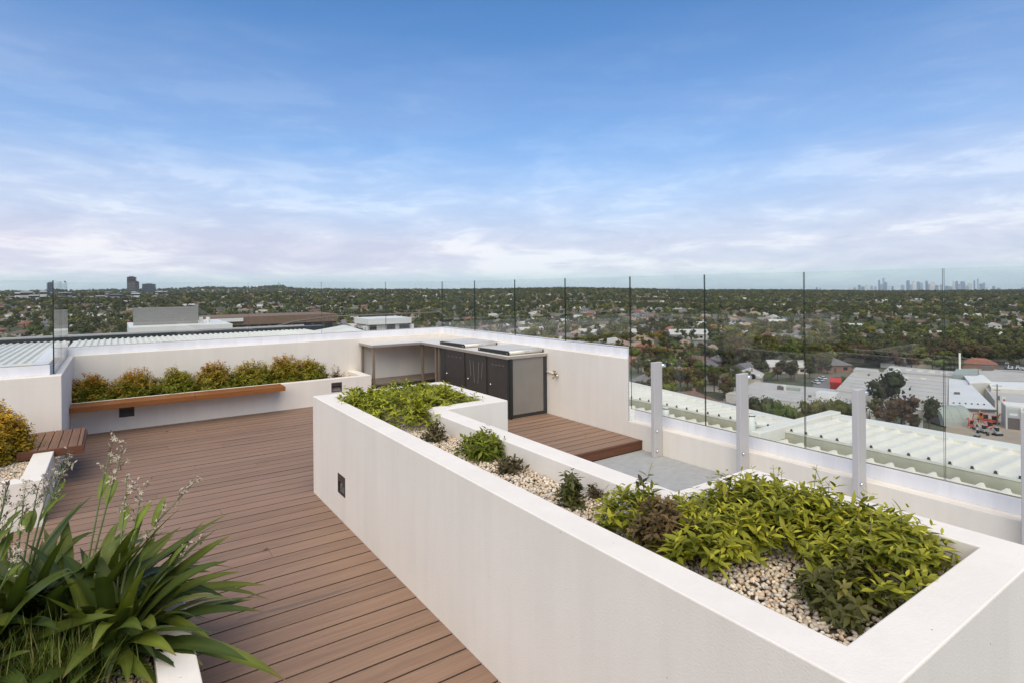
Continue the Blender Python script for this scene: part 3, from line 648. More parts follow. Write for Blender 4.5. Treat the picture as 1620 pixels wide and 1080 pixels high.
def stems_mesh(name, parent, base, D, length, rad, mat, drop=0.0):
    m = MB()
    for b, d, l in zip(base, D, length): m.tube([b - Vector(d) * drop if False else tuple(np.array(b) - np.array(d) * drop), tuple(np.array(b) + np.array(d) * l)], [rad, rad * 0.5], 4, False)
    o = child_at(m.build(name, mat), parent); o['kind'] = 'stuff'; return o

def patch(name, label, poly, z, hmax, n, leafL, leafW, c_old, c_new, slope=1.6, pairs=4, cat='shrub', tall=0):
    """spreading shrub filling a ground polygon"""
    xs, ys = [p[0] for p in poly], [p[1] for p in poly]
    P = RNG.uniform((min(xs), min(ys)), (max(xs), max(ys)), (n * 4, 2)); P = P[in_poly(P, poly)][:n]
    d = edge_dist(P, poly); h = np.minimum(d * slope, hmax) * (0.75 + 0.25 * np.sin(P[:, 0] * 13 + 1.3) * np.cos(P[:, 1] * 11))
    cx, cy = np.mean(xs), np.mean(ys)
    root = thing(name, label, cat, (cx, cy, z))
    lv = Leaves(); k = len(P)
    base = np.c_[P, z + 0.02 + h * RNG.uniform(.25, .8, k)]
    eps = 0.02; gx = (edge_dist(P + [eps, 0], poly) - d) / eps; gy = (edge_dist(P + [0, eps], poly) - d) / eps
    edge = np.exp(-d / 0.08)[:, None]
    dirs = np.c_[-gx, -gy, np.zeros(k)] * edge * 0.8 + RNG.normal(0, .42, (k, 3)) + np.array([0, 0, 0.95])
    ln = RNG.uniform(.07, .13, k)
    a, st = shoots(base, dirs, ln, pairs, leafL, leafW, c_old, c_new); lv.add(*a)
    if tall:
        i = RNG.choice(k, tall, replace=False); b2_ = base[i].copy(); b2_[:, 2] = z + h[i] * 0.8
        a, st2 = shoots(b2_, RNG.normal(0, .25, (tall, 3)) + [0, 0, 1], RNG.uniform(.13, .20, tall), 4, leafL * 0.85, leafW * 0.8, c_old, c_new); lv.add(*a)
        stems_mesh('shoot', root, *st2, 0.0018, M['stem'], 0.05)
    lv.build('foliage', root)
    j = RNG.choice(k, min(k, 120), replace=False); stems_mesh('stem', root, np.c_[P[j], np.full(len(j), z - 0.01)], RNG.normal(0, .35, (len(j), 3)) + [0, 0, 1], np.maximum(h[j], .04), 0.003, M['twig'])
    return root
def ball(name, label, c, rad, n, leafL, leafW, c_lo, c_hi, group=None, flat=1.0, pairs=3, zc=0.0, cols=None, cat='shrub', top=None, sl=(.05, .10), droop=.1, jitter=.35, inner=0.45, spread=0.9):
    """mounded shrub round a centre; leaf colour is set by the age of the shoot (new growth on top)"""
    root = thing(name, label, cat, (c[0], c[1], c[2]), 0, group)
    u = unit(RNG.normal(size=(n, 3))); u[:, 2] = np.abs(u[:, 2]) * 1.0 - 0.12 * RNG.uniform(0, 1, n)
    rr = RNG.uniform(inner, 1.0, n) ** 0.6; lump = 1 + 0.14 * np.sin(u[:, 0] * 5 + c[0] * 9) * np.cos(u[:, 1] * 6 + c[0] * 5) + RNG.normal(0, .05, n)
    R3 = np.array([rad[0], rad[1], rad[2]])
    ln = RNG.uniform(*sl, n)
    pos = u * R3 * (rr * lump)[:, None]; pos -= u * (ln * 0.7)[:, None]
    pos[:, 2] = np.maximum(pos[:, 2], 0.0)
    base = pos + np.array(c) + [0, 0, zc]
    k = np.clip(pos[:, 2] / rad[2], 0, 1); mixk = np.clip(k ** 1.3 * 0.9 + RNG.normal(0, .2, n), 0, 1)[:, None]
    co = lerp(c_lo, c_hi, mixk * 0.7); cn = lerp(c_lo, c_hi, np.clip(mixk * 1.15, 0, 1))
    lv = Leaves(); D = u * 0.9 + RNG.normal(0, .35, (n, 3)) + [0, 0, .35]
    P_, st = shoots(base, D, ln, pairs, leafL, leafW, np.zeros(3), np.zeros(3), jitter=jitter, droop=droop, spread=spread)
    reps = len(P_[0]) // n; t = np.repeat(np.linspace(0, 1, reps), n)[:, None]
    C = np.tile(co, (reps, 1)) * (1 - t) + np.tile(cn, (reps, 1)) * t
    P_[5] = np.clip(C * RNG.uniform(.65, 1.3, (len(C), 1)), .004, 1)
    lv.add(*P_, segs=2, droop=droop); lv.build('foliage', root)
    j = RNG.choice(n, min(n, 40), replace=False)
    m = MB()
    for q in j: m.tube([(c[0], c[1], c[2] - 0.02), tuple(np.array(c) + pos[q] * [.5, .5, .6]), tuple(base[q])], [0.006, 0.004, 0.0015], 4, False)
    child_at(m.build('branch', M['twig']), root)['kind'] = 'stuff'
    return root

def gpx(x, y, Z=0.78): v = at(x, y, Z=Z); return (v.x, v.y)
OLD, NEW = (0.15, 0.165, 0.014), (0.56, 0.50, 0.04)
def clampin(pts, m=0.015):
    return pts
near_poly = [(1.80, 1.86), (1.95, 1.88), (1.97, 1.66), (2.54, 1.60), (2.54, 1.02), (2.53, 0.84), (2.36, 0.80), (2.10, 0.80), (1.96, 0.86), (1.95, 0.98), (2.04, 1.06), (2.14, 1.16), (2.05, 1.24), (1.86, 1.30), (1.68, 1.29), (1.62, 1.36), (1.68, 1.42), (1.84, 1.42), (1.92, 1.52), (1.86, 1.64), (1.72, 1.62), (1.66, 1.68), (1.72, 1.78)]
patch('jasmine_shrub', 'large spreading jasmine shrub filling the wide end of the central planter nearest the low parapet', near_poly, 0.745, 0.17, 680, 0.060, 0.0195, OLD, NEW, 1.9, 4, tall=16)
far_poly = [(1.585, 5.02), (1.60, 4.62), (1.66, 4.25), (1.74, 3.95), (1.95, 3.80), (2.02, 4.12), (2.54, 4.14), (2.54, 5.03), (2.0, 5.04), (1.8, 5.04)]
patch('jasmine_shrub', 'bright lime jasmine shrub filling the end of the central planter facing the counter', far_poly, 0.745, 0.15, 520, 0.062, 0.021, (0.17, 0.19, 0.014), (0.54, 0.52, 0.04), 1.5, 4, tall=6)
mp = gpx(765, 705, 0.80)
ball('jasmine_shrub', 'small round lime green shrub alone on the pebbles mid planter', (mp[0], mp[1], 0.74), (0.16, 0.19, 0.16), 130, 0.052, 0.018, (0.12, 0.145, 0.012), (0.44, 0.43, 0.03), sl=(.06, .1), pairs=4)
GA, GB = (0.080, 0.085, 0.022), (0.17, 0.16, 0.045)
def gardenia(px, py, rad, n, label, lo=GA, hi=GB):
    q = gpx(px, py, 0.745); return ball('gardenia', label, (q[0], q[1], 0.742), rad, n, 0.042, 0.017, lo, hi, group=None, sl=(.04, .08), pairs=4, inner=0.2, spread=0.8)
gardenia(903, 796, (0.065, 0.065, 0.175), 60, 'upright dark gardenia bush standing on the pebbles')
gardenia(944, 784, (0.055, 0.05, 0.065), 24, 'tiny brownish gardenia sprig beside the upright dark gardenia', (0.09, 0.065, 0.03), (0.17, 0.13, 0.045))
gardenia(806, 742, (0.10, 0.10, 0.085), 34, 'low sprawling sparse gardenia between pebbles past the round lime shrub', (0.09, 0.07, 0.03), (0.15, 0.14, 0.045))
gardenia(690, 694, (0.10, 0.10, 0.13), 40, 'thin brown gardenia at the edge of the lime jasmine', (0.09, 0.07, 0.03), (0.15, 0.14, 0.045))
gardenia(566, 640, (0.10, 0.06, 0.06), 24, 'low dark gardenia tucked in the corner facing the rear bench', (0.05, 0.05, 0.02), (0.11, 0.13, 0.03))
ball('gardenia', 'bushy brown gardenia in front of the large jasmine shrub', (1.79, 1.53, 0.742), (0.15, 0.14, 0.22), 150, 0.045, 0.016, (0.10, 0.075, 0.03), (0.23, 0.14, 0.06), sl=(.05, .09), pairs=5, spread=.8)
ball('gardenia', 'dark woody gardenia with bare forked stems by the planter corner', (*gpx(1335, 955, 0.745), 0.742), (0.19, 0.14, 0.15), 100, 0.046, 0.019, (0.075, 0.078, 0.02), (0.20, 0.17, 0.04), sl=(.05, .09), pairs=4)
tw = thing('gardenia', 'tall bare twig of gardenia topped by a leaf rosette', 'shrub', (*gpx(1020, 822, 0.745), 0.742)); b0 = tw.location
m = MB(); m.tube([tuple(b0), (b0.x + .01, b0.y, b0.z + 0.10), (b0.x, b0.y + .01, b0.z + .165)], [.004, .003, .002], 5); child_at(m.build('stem', M['twig']), tw)
a, _ = shoots(np.array([[b0.x, b0.y + .01, b0.z + .15]] * 3), RNG.normal(0, .3, (3, 3)) + [0, 0, 1], np.array([.03, .04, .03]), 3, 0.042, 0.015, (0.04, 0.03, 0.015), (0.09, 0.07, 0.03)); Leaves().add(*a).build('foliage', tw)

# nandina row, tallest in the middle
NL, NH = (0.17, 0.20, 0.018), (0.62, 0.26, 0.03)
rowspec = [(-0.27, .23, .36, 'orange tipped nandina shrub at the wall jog end of the row', 1.0), (0.21, .26, .37, 'second nandina from the wall jog with a tall red sprig', 1.0), (0.70, .23, .33, 'greener nandina, third from the wall jog', 0.45),
           (1.17, .24, .38, 'red topped nandina in the middle of the row', 1.0), (1.68, .28, .37, 'broad green and orange nandina behind the bench end', 0.6), (2.16, .25, .40, 'tallest nandina beyond the bench end', 0.95), (2.52, .23, .34, 'rounded nandina last in the dense row', 0.7)]
for (nx, rr_, hh, lb, red) in rowspec:
    hi = tuple(lerp((0.36, 0.36, 0.03), NH, red * .95))
    ball('nandina', lb, (nx, 9.36, 0.32), (rr_ * 1.24 * RNG.uniform(.92, 1.08), 0.28, hh * 1.16 * RNG.uniform(.95, 1.06)), 780, 0.050, 0.016, NL, hi, group='nandina shrubs along the rear bench', sl=(.06, .12), pairs=5, inner=.3, jitter=.4, spread=.75)
ball('nandina', 'small sparse reddish nandina apart from the row by the counter', (2.96, 9.36, 0.32), (.15, .13, .22), 60, 0.034, 0.011, (0.08, 0.045, 0.02), (0.22, 0.10, 0.04), group='nandina shrubs along the rear bench', sl=(.06, .12), pairs=4, inner=.1, jitter=.4)
ball('ball_shrub', 'golden clipped ball shrub beside the small slatted bench', (-0.99, 6.93, 0.30), (.36, .35, .50), 3000, 0.036, 0.019, (0.30, 0.21, 0.016), (0.70, 0.40, 0.025), sl=(.05, .08), pairs=3, inner=.6)
ball('ball_shrub', 'green clipped shrub in front of the golden ball shrub', (-1.14, 6.45, 0.27), (.27, .25, .36), 1000, 0.032, 0.017, (0.06, 0.09, 0.012), (0.22, 0.27, 0.03), sl=(.05, .08), pairs=3, inner=.6)

# ---- strap-leaved lilies: every leaf a piece of its own
def strap(parent, base, az, L, rise, wdt, droop, col, twist=0.0, name='leaf'):
    segs = 9; V = []; cs = []
    for i in range(segs + 1):
        t = i / segs; out_ = L * (math.cos(rise) * t + 0.10 * t * t); hz = L * (math.sin(rise) * t - droop * t ** 2.3)
        c = np.array([base[0] + math.cos(az) * out_, base[1] + math.sin(az) * out_, base[2] + hz])
        wd = wdt * (0.42 + 0.9 * math.sin(math.pi * min(1, t * 0.86 + 0.1)) ** 0.9) * (1 - t ** 7); wd = max(wd, 0.0012)
        a = twist * t; side = np.array([-math.sin(az) * math.cos(a), math.cos(az) * math.cos(a), math.sin(a)])
        fold = wd * (0.30 if t < .6 else .12)
        V += [c + side * wd * .5 + [0, 0, fold * .5], c + side * wd * .27 + [0, 0, fold * .18], c, c - side * wd * .27 + [0, 0, fold * .18], c - side * wd * .5 + [0, 0, fold * .5]]
        shade = 1 + 0.25 * (random.random() - .5); tipb = max(0, (t - .9) / .1) * (0.7 if random.random() < .5 else 0)
        cc = np.array(col) * shade; cc = cc * (1 - tipb) + np.array([.22, .13, .05]) * tipb
        cs += [cc * .92, cc, cc * 1.22, cc, cc * .92]
    f = []
    for i in range(segs):
        for k in range(4): a = 5 * i + k; f.append((a, a + 1, a + 6, a + 5))
    return child_at(put(name, mesh_np(name, np.array(V), np.array(f), M['leaf_gloss'], np.array(cs), True)), parent)
_pb = MB()   # one small flower: six narrow petals
for k in range(6):
    t = k * math.pi / 3; ca, sa = math.cos(t), math.sin(t)
    _pb.mesh([(0, 0, 0), (ca * .006 - sa * .0022, sa * .006 + ca * .0022, .003), (ca * .012, sa * .012, .003), (ca * .006 + sa * .0022, sa * .006 - ca * .0022, .003)], [(0, 1, 2, 3)])
FLOWER = _pb.data('flower', M['petal'])
_pb = MB(); _pb.tube([(0, 0, 0), (0, 0, .004), (0, 0, .009)], [.0012, .0026, .0006], 5); BUD = _pb.data('bud', M['bud'])
_pb = MB(); _pb.tube([(0, 0, 0), (0, 0, .005), (0, 0, .011)], [.001, .0028, .0006], 5); PBUD = _pb.data('pale_bud', M['petal'])
def panicle(parent, base, tip, n=34, spread=0.06, lead=None):
    base, tip = Vector(base), Vector(tip); mid = (base + tip) / 2 + Vector((0, 0, 0.05))
    pts = [base, base.lerp(mid, .6), mid.lerp(tip, .35), tip]
    m = MB(); m.tube(pts, [.0065, .0055, .004, .0018], 6)
    d = (tip - mid).normalized(); heads = MB()
    ends = []
    for k in range(7):
        t = 0.45 + 0.55 * k / 6; p = mid.lerp(tip, t); a = Vector(unit(RNG.normal(size=3)))
        e = p + (d * 0.9 + a * 0.9 + Vector((0, 0, .3))).normalized() * (0.075 * (1.25 - t) + .025); m.tube([p, p.lerp(e, .5) + Vector((0, 0, .004)), e], [.0016, .0012, .0008], 4, False); ends.append((p, e))
    child_at(m.build('flower_stalk', M['stem']), parent)
    for p, e in ends:
        for q in range(n // 6):
            t = RNG.uniform(.25, 1.05); c = p.lerp(e, t) + Vector(RNG.normal(0, .007, 3)); k = RNG.uniform()
            me, nm = (FLOWER, 'flower') if k < .26 else ((PBUD, 'pale_bud') if k < .58 else (BUD, 'bud'))
            o = put(nm, me, None, c, 0, RNG.uniform(0.95, 1.55)); o.rotation_euler = Vector((e - p).normalized() + Vector(RNG.normal(0, .5, 3))).to_track_quat('Z', 'Y').to_euler(); child_at(o, parent)
    # one broad bract leaf under the flowers
    q = mid.lerp(tip, .25); az = math.atan2(d.y, d.x) + RNG.uniform(-.6, .6); strap(parent, q, az, RNG.uniform(.12, .19), 1.1, .032, .2, (0.15, 0.19, 0.025), .4, 'bract')
LC = [(0.072, 0.098, 0.014), (0.095, 0.118, 0.016), (0.125, 0.15, 0.02), (0.055, 0.078, 0.014)]
def lily(label, base, nleaf, Lr, azs, stalks):
    root = thing('renga_lily', label, 'lily', base, 0, 'strap leaved lilies in the low planter')
    for k in range(nleaf):
        az = RNG.uniform(*azs); b = (base[0] + RNG.normal(0, .045), base[1] + RNG.normal(0, .045), base[2])
        rise = RNG.uniform(.35, 1.4); L = RNG.uniform(*Lr) * 1.08
        strap(root, b, az, L, rise, RNG.uniform(.040, .064), RNG.uniform(.12, .75) * (0.6 + .4 * math.sin(rise)), LC[RNG.integers(4)], RNG.uniform(-.7, .7))
    for (px, py, Yd) in stalks:
        tip = at(px, py, Y=Yd); panicle(root, (base[0], base[1], base[2] + .05), tip)
    return root
SZ = 0.19
lily('lily with the tallest white flower sprays leaning over the deck', (-0.16, 3.33, SZ), 84, (.46, .80), (-math.pi, math.pi), ((178, 694, 3.5), (196, 706, 3.4), (305, 765, 3.5)))
lily('lily whose long leaves arch over the planter wall edge', (-0.02, 3.10, SZ), 84, (.44, .68), (-2.2, 2.4), ((226, 772, 3.3), (200, 760, 3.35), (310, 858, 3.15), (245, 838, 3.2)))
lily('lily with dense white flowers in front of the low wall end', (-0.40, 3.40, SZ), 84, (.46, .80), (-math.pi, math.pi), ((100, 735, 3.5), (108, 722, 3.55), (62, 765, 3.5), (40, 770, 3.45), (85, 745, 3.45)))
lily('lily at the outer side of the planter with few flowers', (-0.50, 3.12, SZ), 70, (.46, .74), (-math.pi, math.pi), ((10, 775, 3.2), (28, 800, 3.2), (30, 870, 3.1), (15, 760, 3.25)))

# ---- grass tufts
def tuft(label, base, n, L, spread):
    root = thing('grass_tuft', label, 'grass', base, 0, 'grass tufts in the low planter')
    az = RNG.uniform(-math.pi, math.pi, n); rise = RNG.uniform(.75, 1.5, n); l = RNG.uniform(.6, 1.0, n) * L
    P = np.array(base) + np.c_[RNG.normal(0, spread, n), RNG.normal(0, spread, n), np.zeros(n)]
    D = np.c_[np.cos(az) * np.cos(rise), np.sin(az) * np.cos(rise), np.sin(rise)]
    C = lerp((0.05, 0.085, 0.012), (0.22, 0.24, 0.04), RNG.uniform(0, 1, (n, 1)) ** 2) * RNG.uniform(.8, 1.2, (n, 1))
    dry = RNG.uniform(size=n) < .06; C[dry] = (0.40, 0.32, 0.12)
    Leaves().add(P, D, np.tile([0, 0, 1.0], (n, 1)) + RNG.normal(0, .1, (n, 3)), l, RNG.uniform(.004, .007, n), C, segs=6, droop=RNG.uniform(.1, .45, n), fold=.2, shape=.5).build('blade', root, M['leaf_gloss'])['kind'] = 'stuff'
tuft('thick green grass tuft under the lily leaves', (-0.24, 2.86, SZ), 1000, .42, .085)
tuft('smaller yellowing grass tuft by the planter wall pebbles', (0.0, 3.0, SZ), 300, .28, .04)
tuft('grass tuft half out of sight beside the thick green one', (-0.46, 2.84, SZ), 700, .40, .08)

# ---- stray dry leaves on the deck
for k, (px, py, lb) in enumerate(((264, 682, 'small dry leaf on the deck below the long bench'), (927, 690, 'pale scrap of leaf on the deck by the tap wall'), (420, 868, 'curled dry leaf on the open deck boards'))):
    p = at(px, py, Z=0.003); o = thing('dry_leaf', lb, 'leaf', p, k * 1.7); a = leaf_arrays(np.array([[-.02, 0, 0.002]]), np.array([[1., 0, 0.05]]), np.array([[0, 0, 1.]]), np.array([.04]), np.array([.018]), np.array([[.30, .20, .10]]) * (2.0 if k == 1 else 1), fold=.5)
    put('blade', mesh_np('blade', *a[:2], M['leaf'], a[2], True), o)

# ================================================================== LAND
PROF = [(-900, -2), (-200, -2), (0, -1.2), (100, -1.6), (180, -.3), (250, -.4), (310, 2.2), (400, 1.2), (432, 4.2), (447, 4.0), (458, 0.5), (480, -1.5), (600, -3.4), (700, -4), (800, -3.5), (900, -2.9), (1000, -5.3), (1100, -7.7), (1250, -8.8), (1400, -11.3), (1600, -11.5), (1900, -11.5), (3000, -8)]
_paz = np.array([az_of(p[0]) for p in PROF]); _pel = np.array([(p[1] - 3.0) * math.cos(math.atan((p[0] - 810) / F_PX)) / F_PX for p in PROF])
_prr = np.interp(_paz, [az_of(0), az_of(500), az_of(900), az_of(1150), az_of(1500)], [2600, 2300, 2500, 3200, 4800])
G0 = -42.0
def ground(X, Y):
    X = np.asarray(X, float); Y = np.asarray(Y, float); r = np.hypot(X, Y); az = np.arctan2(X, Y)
    el = np.interp(az, _paz, _pel); rr = np.interp(az, _paz, _prr); zr = el * rr + EYE
    t = np.clip((r - 420) / (rr - 420), 0, 1)
    und = 5.0 * np.sin(X / 190 + 1.0) * np.cos(Y / 230 + .4) + 3.0 * np.sin(X / 83 + Y / 97)
    z = G0 - 4.0 * np.clip((r - 200) / 220, 0, 1) + (zr - (G0 - 4.0)) * t ** 1.15 + und * np.clip((r - 320) / 400, 0, 1) * (1 - t)
    far = r > rr
    return np.where(far, (el - 0.0022 * np.clip((r - rr) / 900, 0, 1)) * r + EYE, z)
rings = np.concatenate([[0, 60, 110], np.geomspace(150, 19000, 120)]); na = 420
azs = np.linspace(-math.pi, math.pi, na, endpoint=False)
GX = np.outer(rings, np.sin(azs)); GY = np.outer(rings, np.cos(azs)); GZ = ground(GX, GY); GZ[:4] = G0
idx = np.arange(len(rings) * na).reshape(len(rings), na); nx_ = np.roll(idx, -1, 1)
Fq = np.stack([idx[:-1], nx_[:-1], nx_[1:], idx[1:]], -1).reshape(-1, 4)[:, ::-1]
def land_mat():
    m, t, p = new_mat('suburban_ground')
    a = noise(t, 0.012, 6, 0.6, coord='Object'); b = noise(t, 0.06, 4, 0.6, coord='Object')
    c = cramp(t, a, ((0.32, (0.035, 0.045, 0.020)), (0.52, (0.075, 0.085, 0.035)), (0.66, (0.13, 0.115, 0.075))))
    c = mixc(t, cramp(t, b, ((0.5, 0.0), (0.72, 0.6))), c, (0.20, 0.18, 0.15))
    t.links.new(c, p.inputs['Base Color']); p.inputs['Roughness'].default_value = 0.95; return m
land = tag(put('ground', mesh_np('ground', np.stack([GX, GY, GZ], -1).reshape(-1, 3), Fq, land_mat(), None, True)), kind='structure')

def gz(x, y): return float(ground(x, y))
def on_ground(px, py, zoff=0.0):
    """where the ray through a pixel meets the land"""
    d = ray(px, py); lo, hi = 60.0, 60.0
    while hi < 18000:
        p = Vector((0, 0, EYE)) + d * hi
        if p.z - zoff < gz(p.x, p.y): break
        lo = hi; hi *= 1.02
    for _ in range(24):
        mid = (lo + hi) / 2; p = Vector((0, 0, EYE)) + d * mid
        if p.z - zoff < gz(p.x, p.y): hi = mid
        else: lo = mid
    return Vector((0, 0, EYE)) + d * hi

# ---- tree models
def tree_mat(name, stops):
    m, t, p = new_mat(name); oi = nd(t, 'ShaderNodeObjectInfo')
    c = cramp(t, oi.outputs['Random'], stops); n = noise(t, 0.9, 3, 0.6)
    c = mixc(t, 1.0, c, cramp(t, n, ((0.3, 0.7), (0.7, 1.25))), 'MULTIPLY')
    t.links.new(c, p.inputs['Base Color']); p.inputs['Roughness'].default_value = 0.7; p.inputs['Specular IOR Level'].default_value = 0.15; return m
TM = {'mixed': tree_mat('tree_mixed', ((0.0, (0.048, 0.056, 0.017)), (0.22, (0.073, 0.087, 0.023)), (0.42, (0.104, 0.122, 0.029)), (0.58, (0.073, 0.065, 0.027)), (0.72, (0.061, 0.074, 0.029)), (0.86, (0.140, 0.145, 0.029)), (0.97, (0.195, 0.167, 0.035)))),
      'dark': tree_mat('tree_dark', ((0.0, (0.034, 0.040, 0.013)), (0.5, (0.055, 0.054, 0.019)), (1.0, (0.073, 0.062, 0.027)))),
      'olive': tree_mat('tree_olive', ((0.0, (0.090, 0.083, 0.022)), (0.5, (0.073, 0.078, 0.019)), (1.0, (0.116, 0.106, 0.029)))),
      'green': tree_mat('tree_green', ((0.0, (0.061, 0.083, 0.017)), (0.5, (0.090, 0.118, 0.022)), (1.0, (0.122, 0.140, 0.029)))),
      'plum': tree_mat('tree_brown', ((0.0, (0.067, 0.040, 0.022)), (1.0, (0.090, 0.058, 0.029)))),
      'gold': tree_mat('tree_gold', ((0.0, (0.243, 0.173, 0.029)), (1.0, (0.183, 0.178, 0.035))))}
BARK = plain('bark', (0.10, 0.075, 0.055), 0.9, 0, 0.25, 2)
def crown_mesh(name, mat, blobs, quads, qs, shape, seed):
    """unit tree, 1 m tall: leaf clumps spread over several lobes"""
    rg = np.random.default_rng(seed); V, Fc = [], []; off = 0
    C = []
    for b in range(blobs):
        a = rg.uniform(0, 2 * math.pi); rad = math.sqrt(rg.uniform(0, 1))
        if shape == 'round': c = (rad * .30 * math.cos(a), rad * .30 * math.sin(a), rg.uniform(.42, .80)); br = rg.uniform(.13, .22)
        elif shape == 'tall': hgt = rg.uniform(.25, .95); c = (rad * .20 * (1.1 - hgt) * math.cos(a) * 1.5, rad * .20 * (1.1 - hgt) * math.sin(a) * 1.5, hgt); br = rg.uniform(.09, .16) * (1.25 - .6 * hgt)
        elif shape == 'bush': c = (rad * .55 * math.cos(a), rad * .55 * math.sin(a), rg.uniform(.25, .68)); br = rg.uniform(.22, .34)
        else: c = (rad * .38 * math.cos(a), rad * .38 * math.sin(a), rg.uniform(.5, .88)); br = rg.uniform(.09, .16)
        C.append((np.array(c), br))
    per = quads // blobs
    for c, br in C:
        iv = ICO_V * br * .74 * (1 + rg.normal(0, .14, (len(ICO_V), 1))) * [1, 1, .85] + c
        V.append(iv); Fc.append(np.c_[ICO_F, ICO_F[:, 2]] + off); off += len(iv)
        u = unit(rg.normal(size=(per, 3))); p = c + u * br * rg.uniform(.68, 1.12, (per, 1)) * [1, 1, .85]
        nrm = unit(u + rg.normal(0, .7, (per, 3))); s = unit(np.cross(nrm, rg.normal(size=(per, 3)))); q = np.cross(nrm, s)
        sz = qs * rg.uniform(.5, 1.2, (per, 1))
        qv = np.stack([p + s * sz, p + q * sz * .7, p - s * sz, p - q * sz * .7], 1).reshape(-1, 3)
        V.append(qv); Fc.append(np.arange(per * 4).reshape(-1, 4) + off); off += per * 4
    return np.vstack(V), np.vstack(Fc)
def quad_mesh(name, V, Fc, mat):
    me = bpy.data.meshes.new(name); fl = [tuple(f) if f[2] != f[3] else tuple(f[:3]) for f in Fc.tolist()]
    me.from_pydata(V.tolist(), [], fl); me.materials.append(mat); me.update(); return me
CROWN = {}
for i, (k, sh, bl, mt) in enumerate((('round', 'round', 10, 'mixed'), ('open', 'open', 13, 'mixed'), ('tall', 'tall', 11, 'mixed'), ('dark', 'round', 12, 'dark'), ('olive', 'open', 12, 'olive'), ('green', 'bush', 9, 'green'), ('plum', 'round', 11, 'plum'), ('gold', 'bush', 8, 'gold'), ('hedge', 'bush', 11, 'dark'), ('hedgeg', 'bush', 11, 'olive'))):
    CROWN[k] = quad_mesh('crown', *crown_mesh('crown', None, bl, 620, .042, sh, 40 + i), TM[mt])
_m = MB(); _m.tube([(0, 0, -.05), (.01, 0, .2), (0, .01, .45), (.03, 0, .62)], [.032, .024, .018, .008], 6); _m.tube([(.005, 0, .3), (.12, .04, .55)], [.014, .005], 5); _m.tube([(.005, 0, .26), (-.12, -.05, .52)], [.013, .005], 5); _m.tube([(0, 0, .34), (.02, -.13, .6)], [.012, .005], 5)
TRUNK = _m.data('trunk', BARK)
TLAB = {'round': ('rounded suburban tree among the houses below', 'rounded trees among the houses'), 'open': ('loose open crowned gum tree among the houses below', 'open crowned trees among the houses'), 'tall': ('narrow upright tree among the houses below', 'narrow trees among the houses'),
        'dark': ('dark dense round tree among the houses below', 'dark round trees among the houses'), 'olive': ('olive toned gum tree among the houses below', 'olive gum trees among the houses'), 'green': ('broad bright green bushy tree among the houses below', 'bushy green trees among the houses'), 'plum': ('brown leaved round tree among the houses below', 'brown leaved trees among the houses'), 'gold': ('yellow flowering bushy tree among the houses below', 'yellow bushy trees among the houses')}
def tree(kind, x, y, h, label=None, group=None, wide=1.0, name='tree', z=None):
    o = empty(name, (x, y, gz(x, y) if z is None else z), RNG.uniform(0, 6.28)); o.scale = (h * wide, h * wide, h)
    l, g_ = TLAB.get(kind, (None, None)); tag(o, label or l, 'tree', group if label else g_)
    c = bpy.data.objects.new('crown', CROWN[kind]); COL.objects.link(c); c.parent = o
    t = bpy.data.objects.new('trunk', TRUNK); COL.objects.link(t); t.parent = o
    return o

# ---- house models
def wallmat(n, c): return plain(n, c, 0.8, 0, 0.1, 0.6)
ROOF = {'red': plain('terracotta_tiles', (0.24, 0.095, 0.055), 0.8, 0, .18, 1.2), 'brown': plain('brown_tiles', (0.15, 0.095, 0.068), 0.8, 0, .18, 1.2), 'grey': plain('grey_tiles', (0.16, 0.15, 0.145), 0.8, 0, .18, 1.2), 'white': plain('pale_metal_roof', (0.50, 0.48, 0.43), 0.6, 0, .12, 1), 'tan': plain('tan_tiles', (0.30, 0.215, 0.155), 0.8, 0, .15, 1.2)}
WALLM = {'cream': wallmat('cream_wall', (0.56, 0.48, 0.37)), 'brick': wallmat('brick_wall', (0.26, 0.145, 0.10)), 'white': wallmat('white_wall', (0.58, 0.55, 0.49))}
WIN = plain('house_window', (0.025, 0.03, 0.035), 0.12)
def roof_hip(m, w, d, z0, h, ov=.5, gable=False, mi=None):
    w2, d2 = w / 2 + ov, d / 2 + ov; r = 0 if gable else d2 * .95
    V = [(-w2, -d2, z0), (w2, -d2, z0), (w2, d2, z0), (-w2, d2, z0), (-w2 + r, 0, z0 + h), (w2 - r, 0, z0 + h), (-w2, -d2, z0 - .22), (w2, -d2, z0 - .22), (w2, d2, z0 - .22), (-w2, d2, z0 - .22)]
    m.mesh(V, [(0, 1, 5, 4), (1, 2, 5), (2, 3, 4, 5), (3, 0, 4), (0, 6, 7, 1), (1, 7, 8, 2), (2, 8, 9, 3), (3, 9, 6, 0), (9, 8, 7, 6)], mi)
HV = [('red', 'brick', 15, 10, False), ('brown', 'cream', 16, 11, False), ('grey', 'white', 14, 10, True), ('white', 'cream', 17, 11, True), ('tan', 'cream', 14, 11, False), ('grey', 'brick', 16, 10, False), ('white', 'white', 22, 12, True)]
HNAME = {'red': 'red tiled', 'brown': 'brown tiled', 'grey': 'grey tiled', 'white': 'pale metal', 'tan': 'tan tiled'}
HLAB = [f"far {('brick' if b == 'brick' else b)} house with a {HNAME[a]} {'gable' if g_ else 'hip'} roof among the trees" for (a, b, w_, d_, g_) in HV]
HSINGLE, HPARTS = [], []
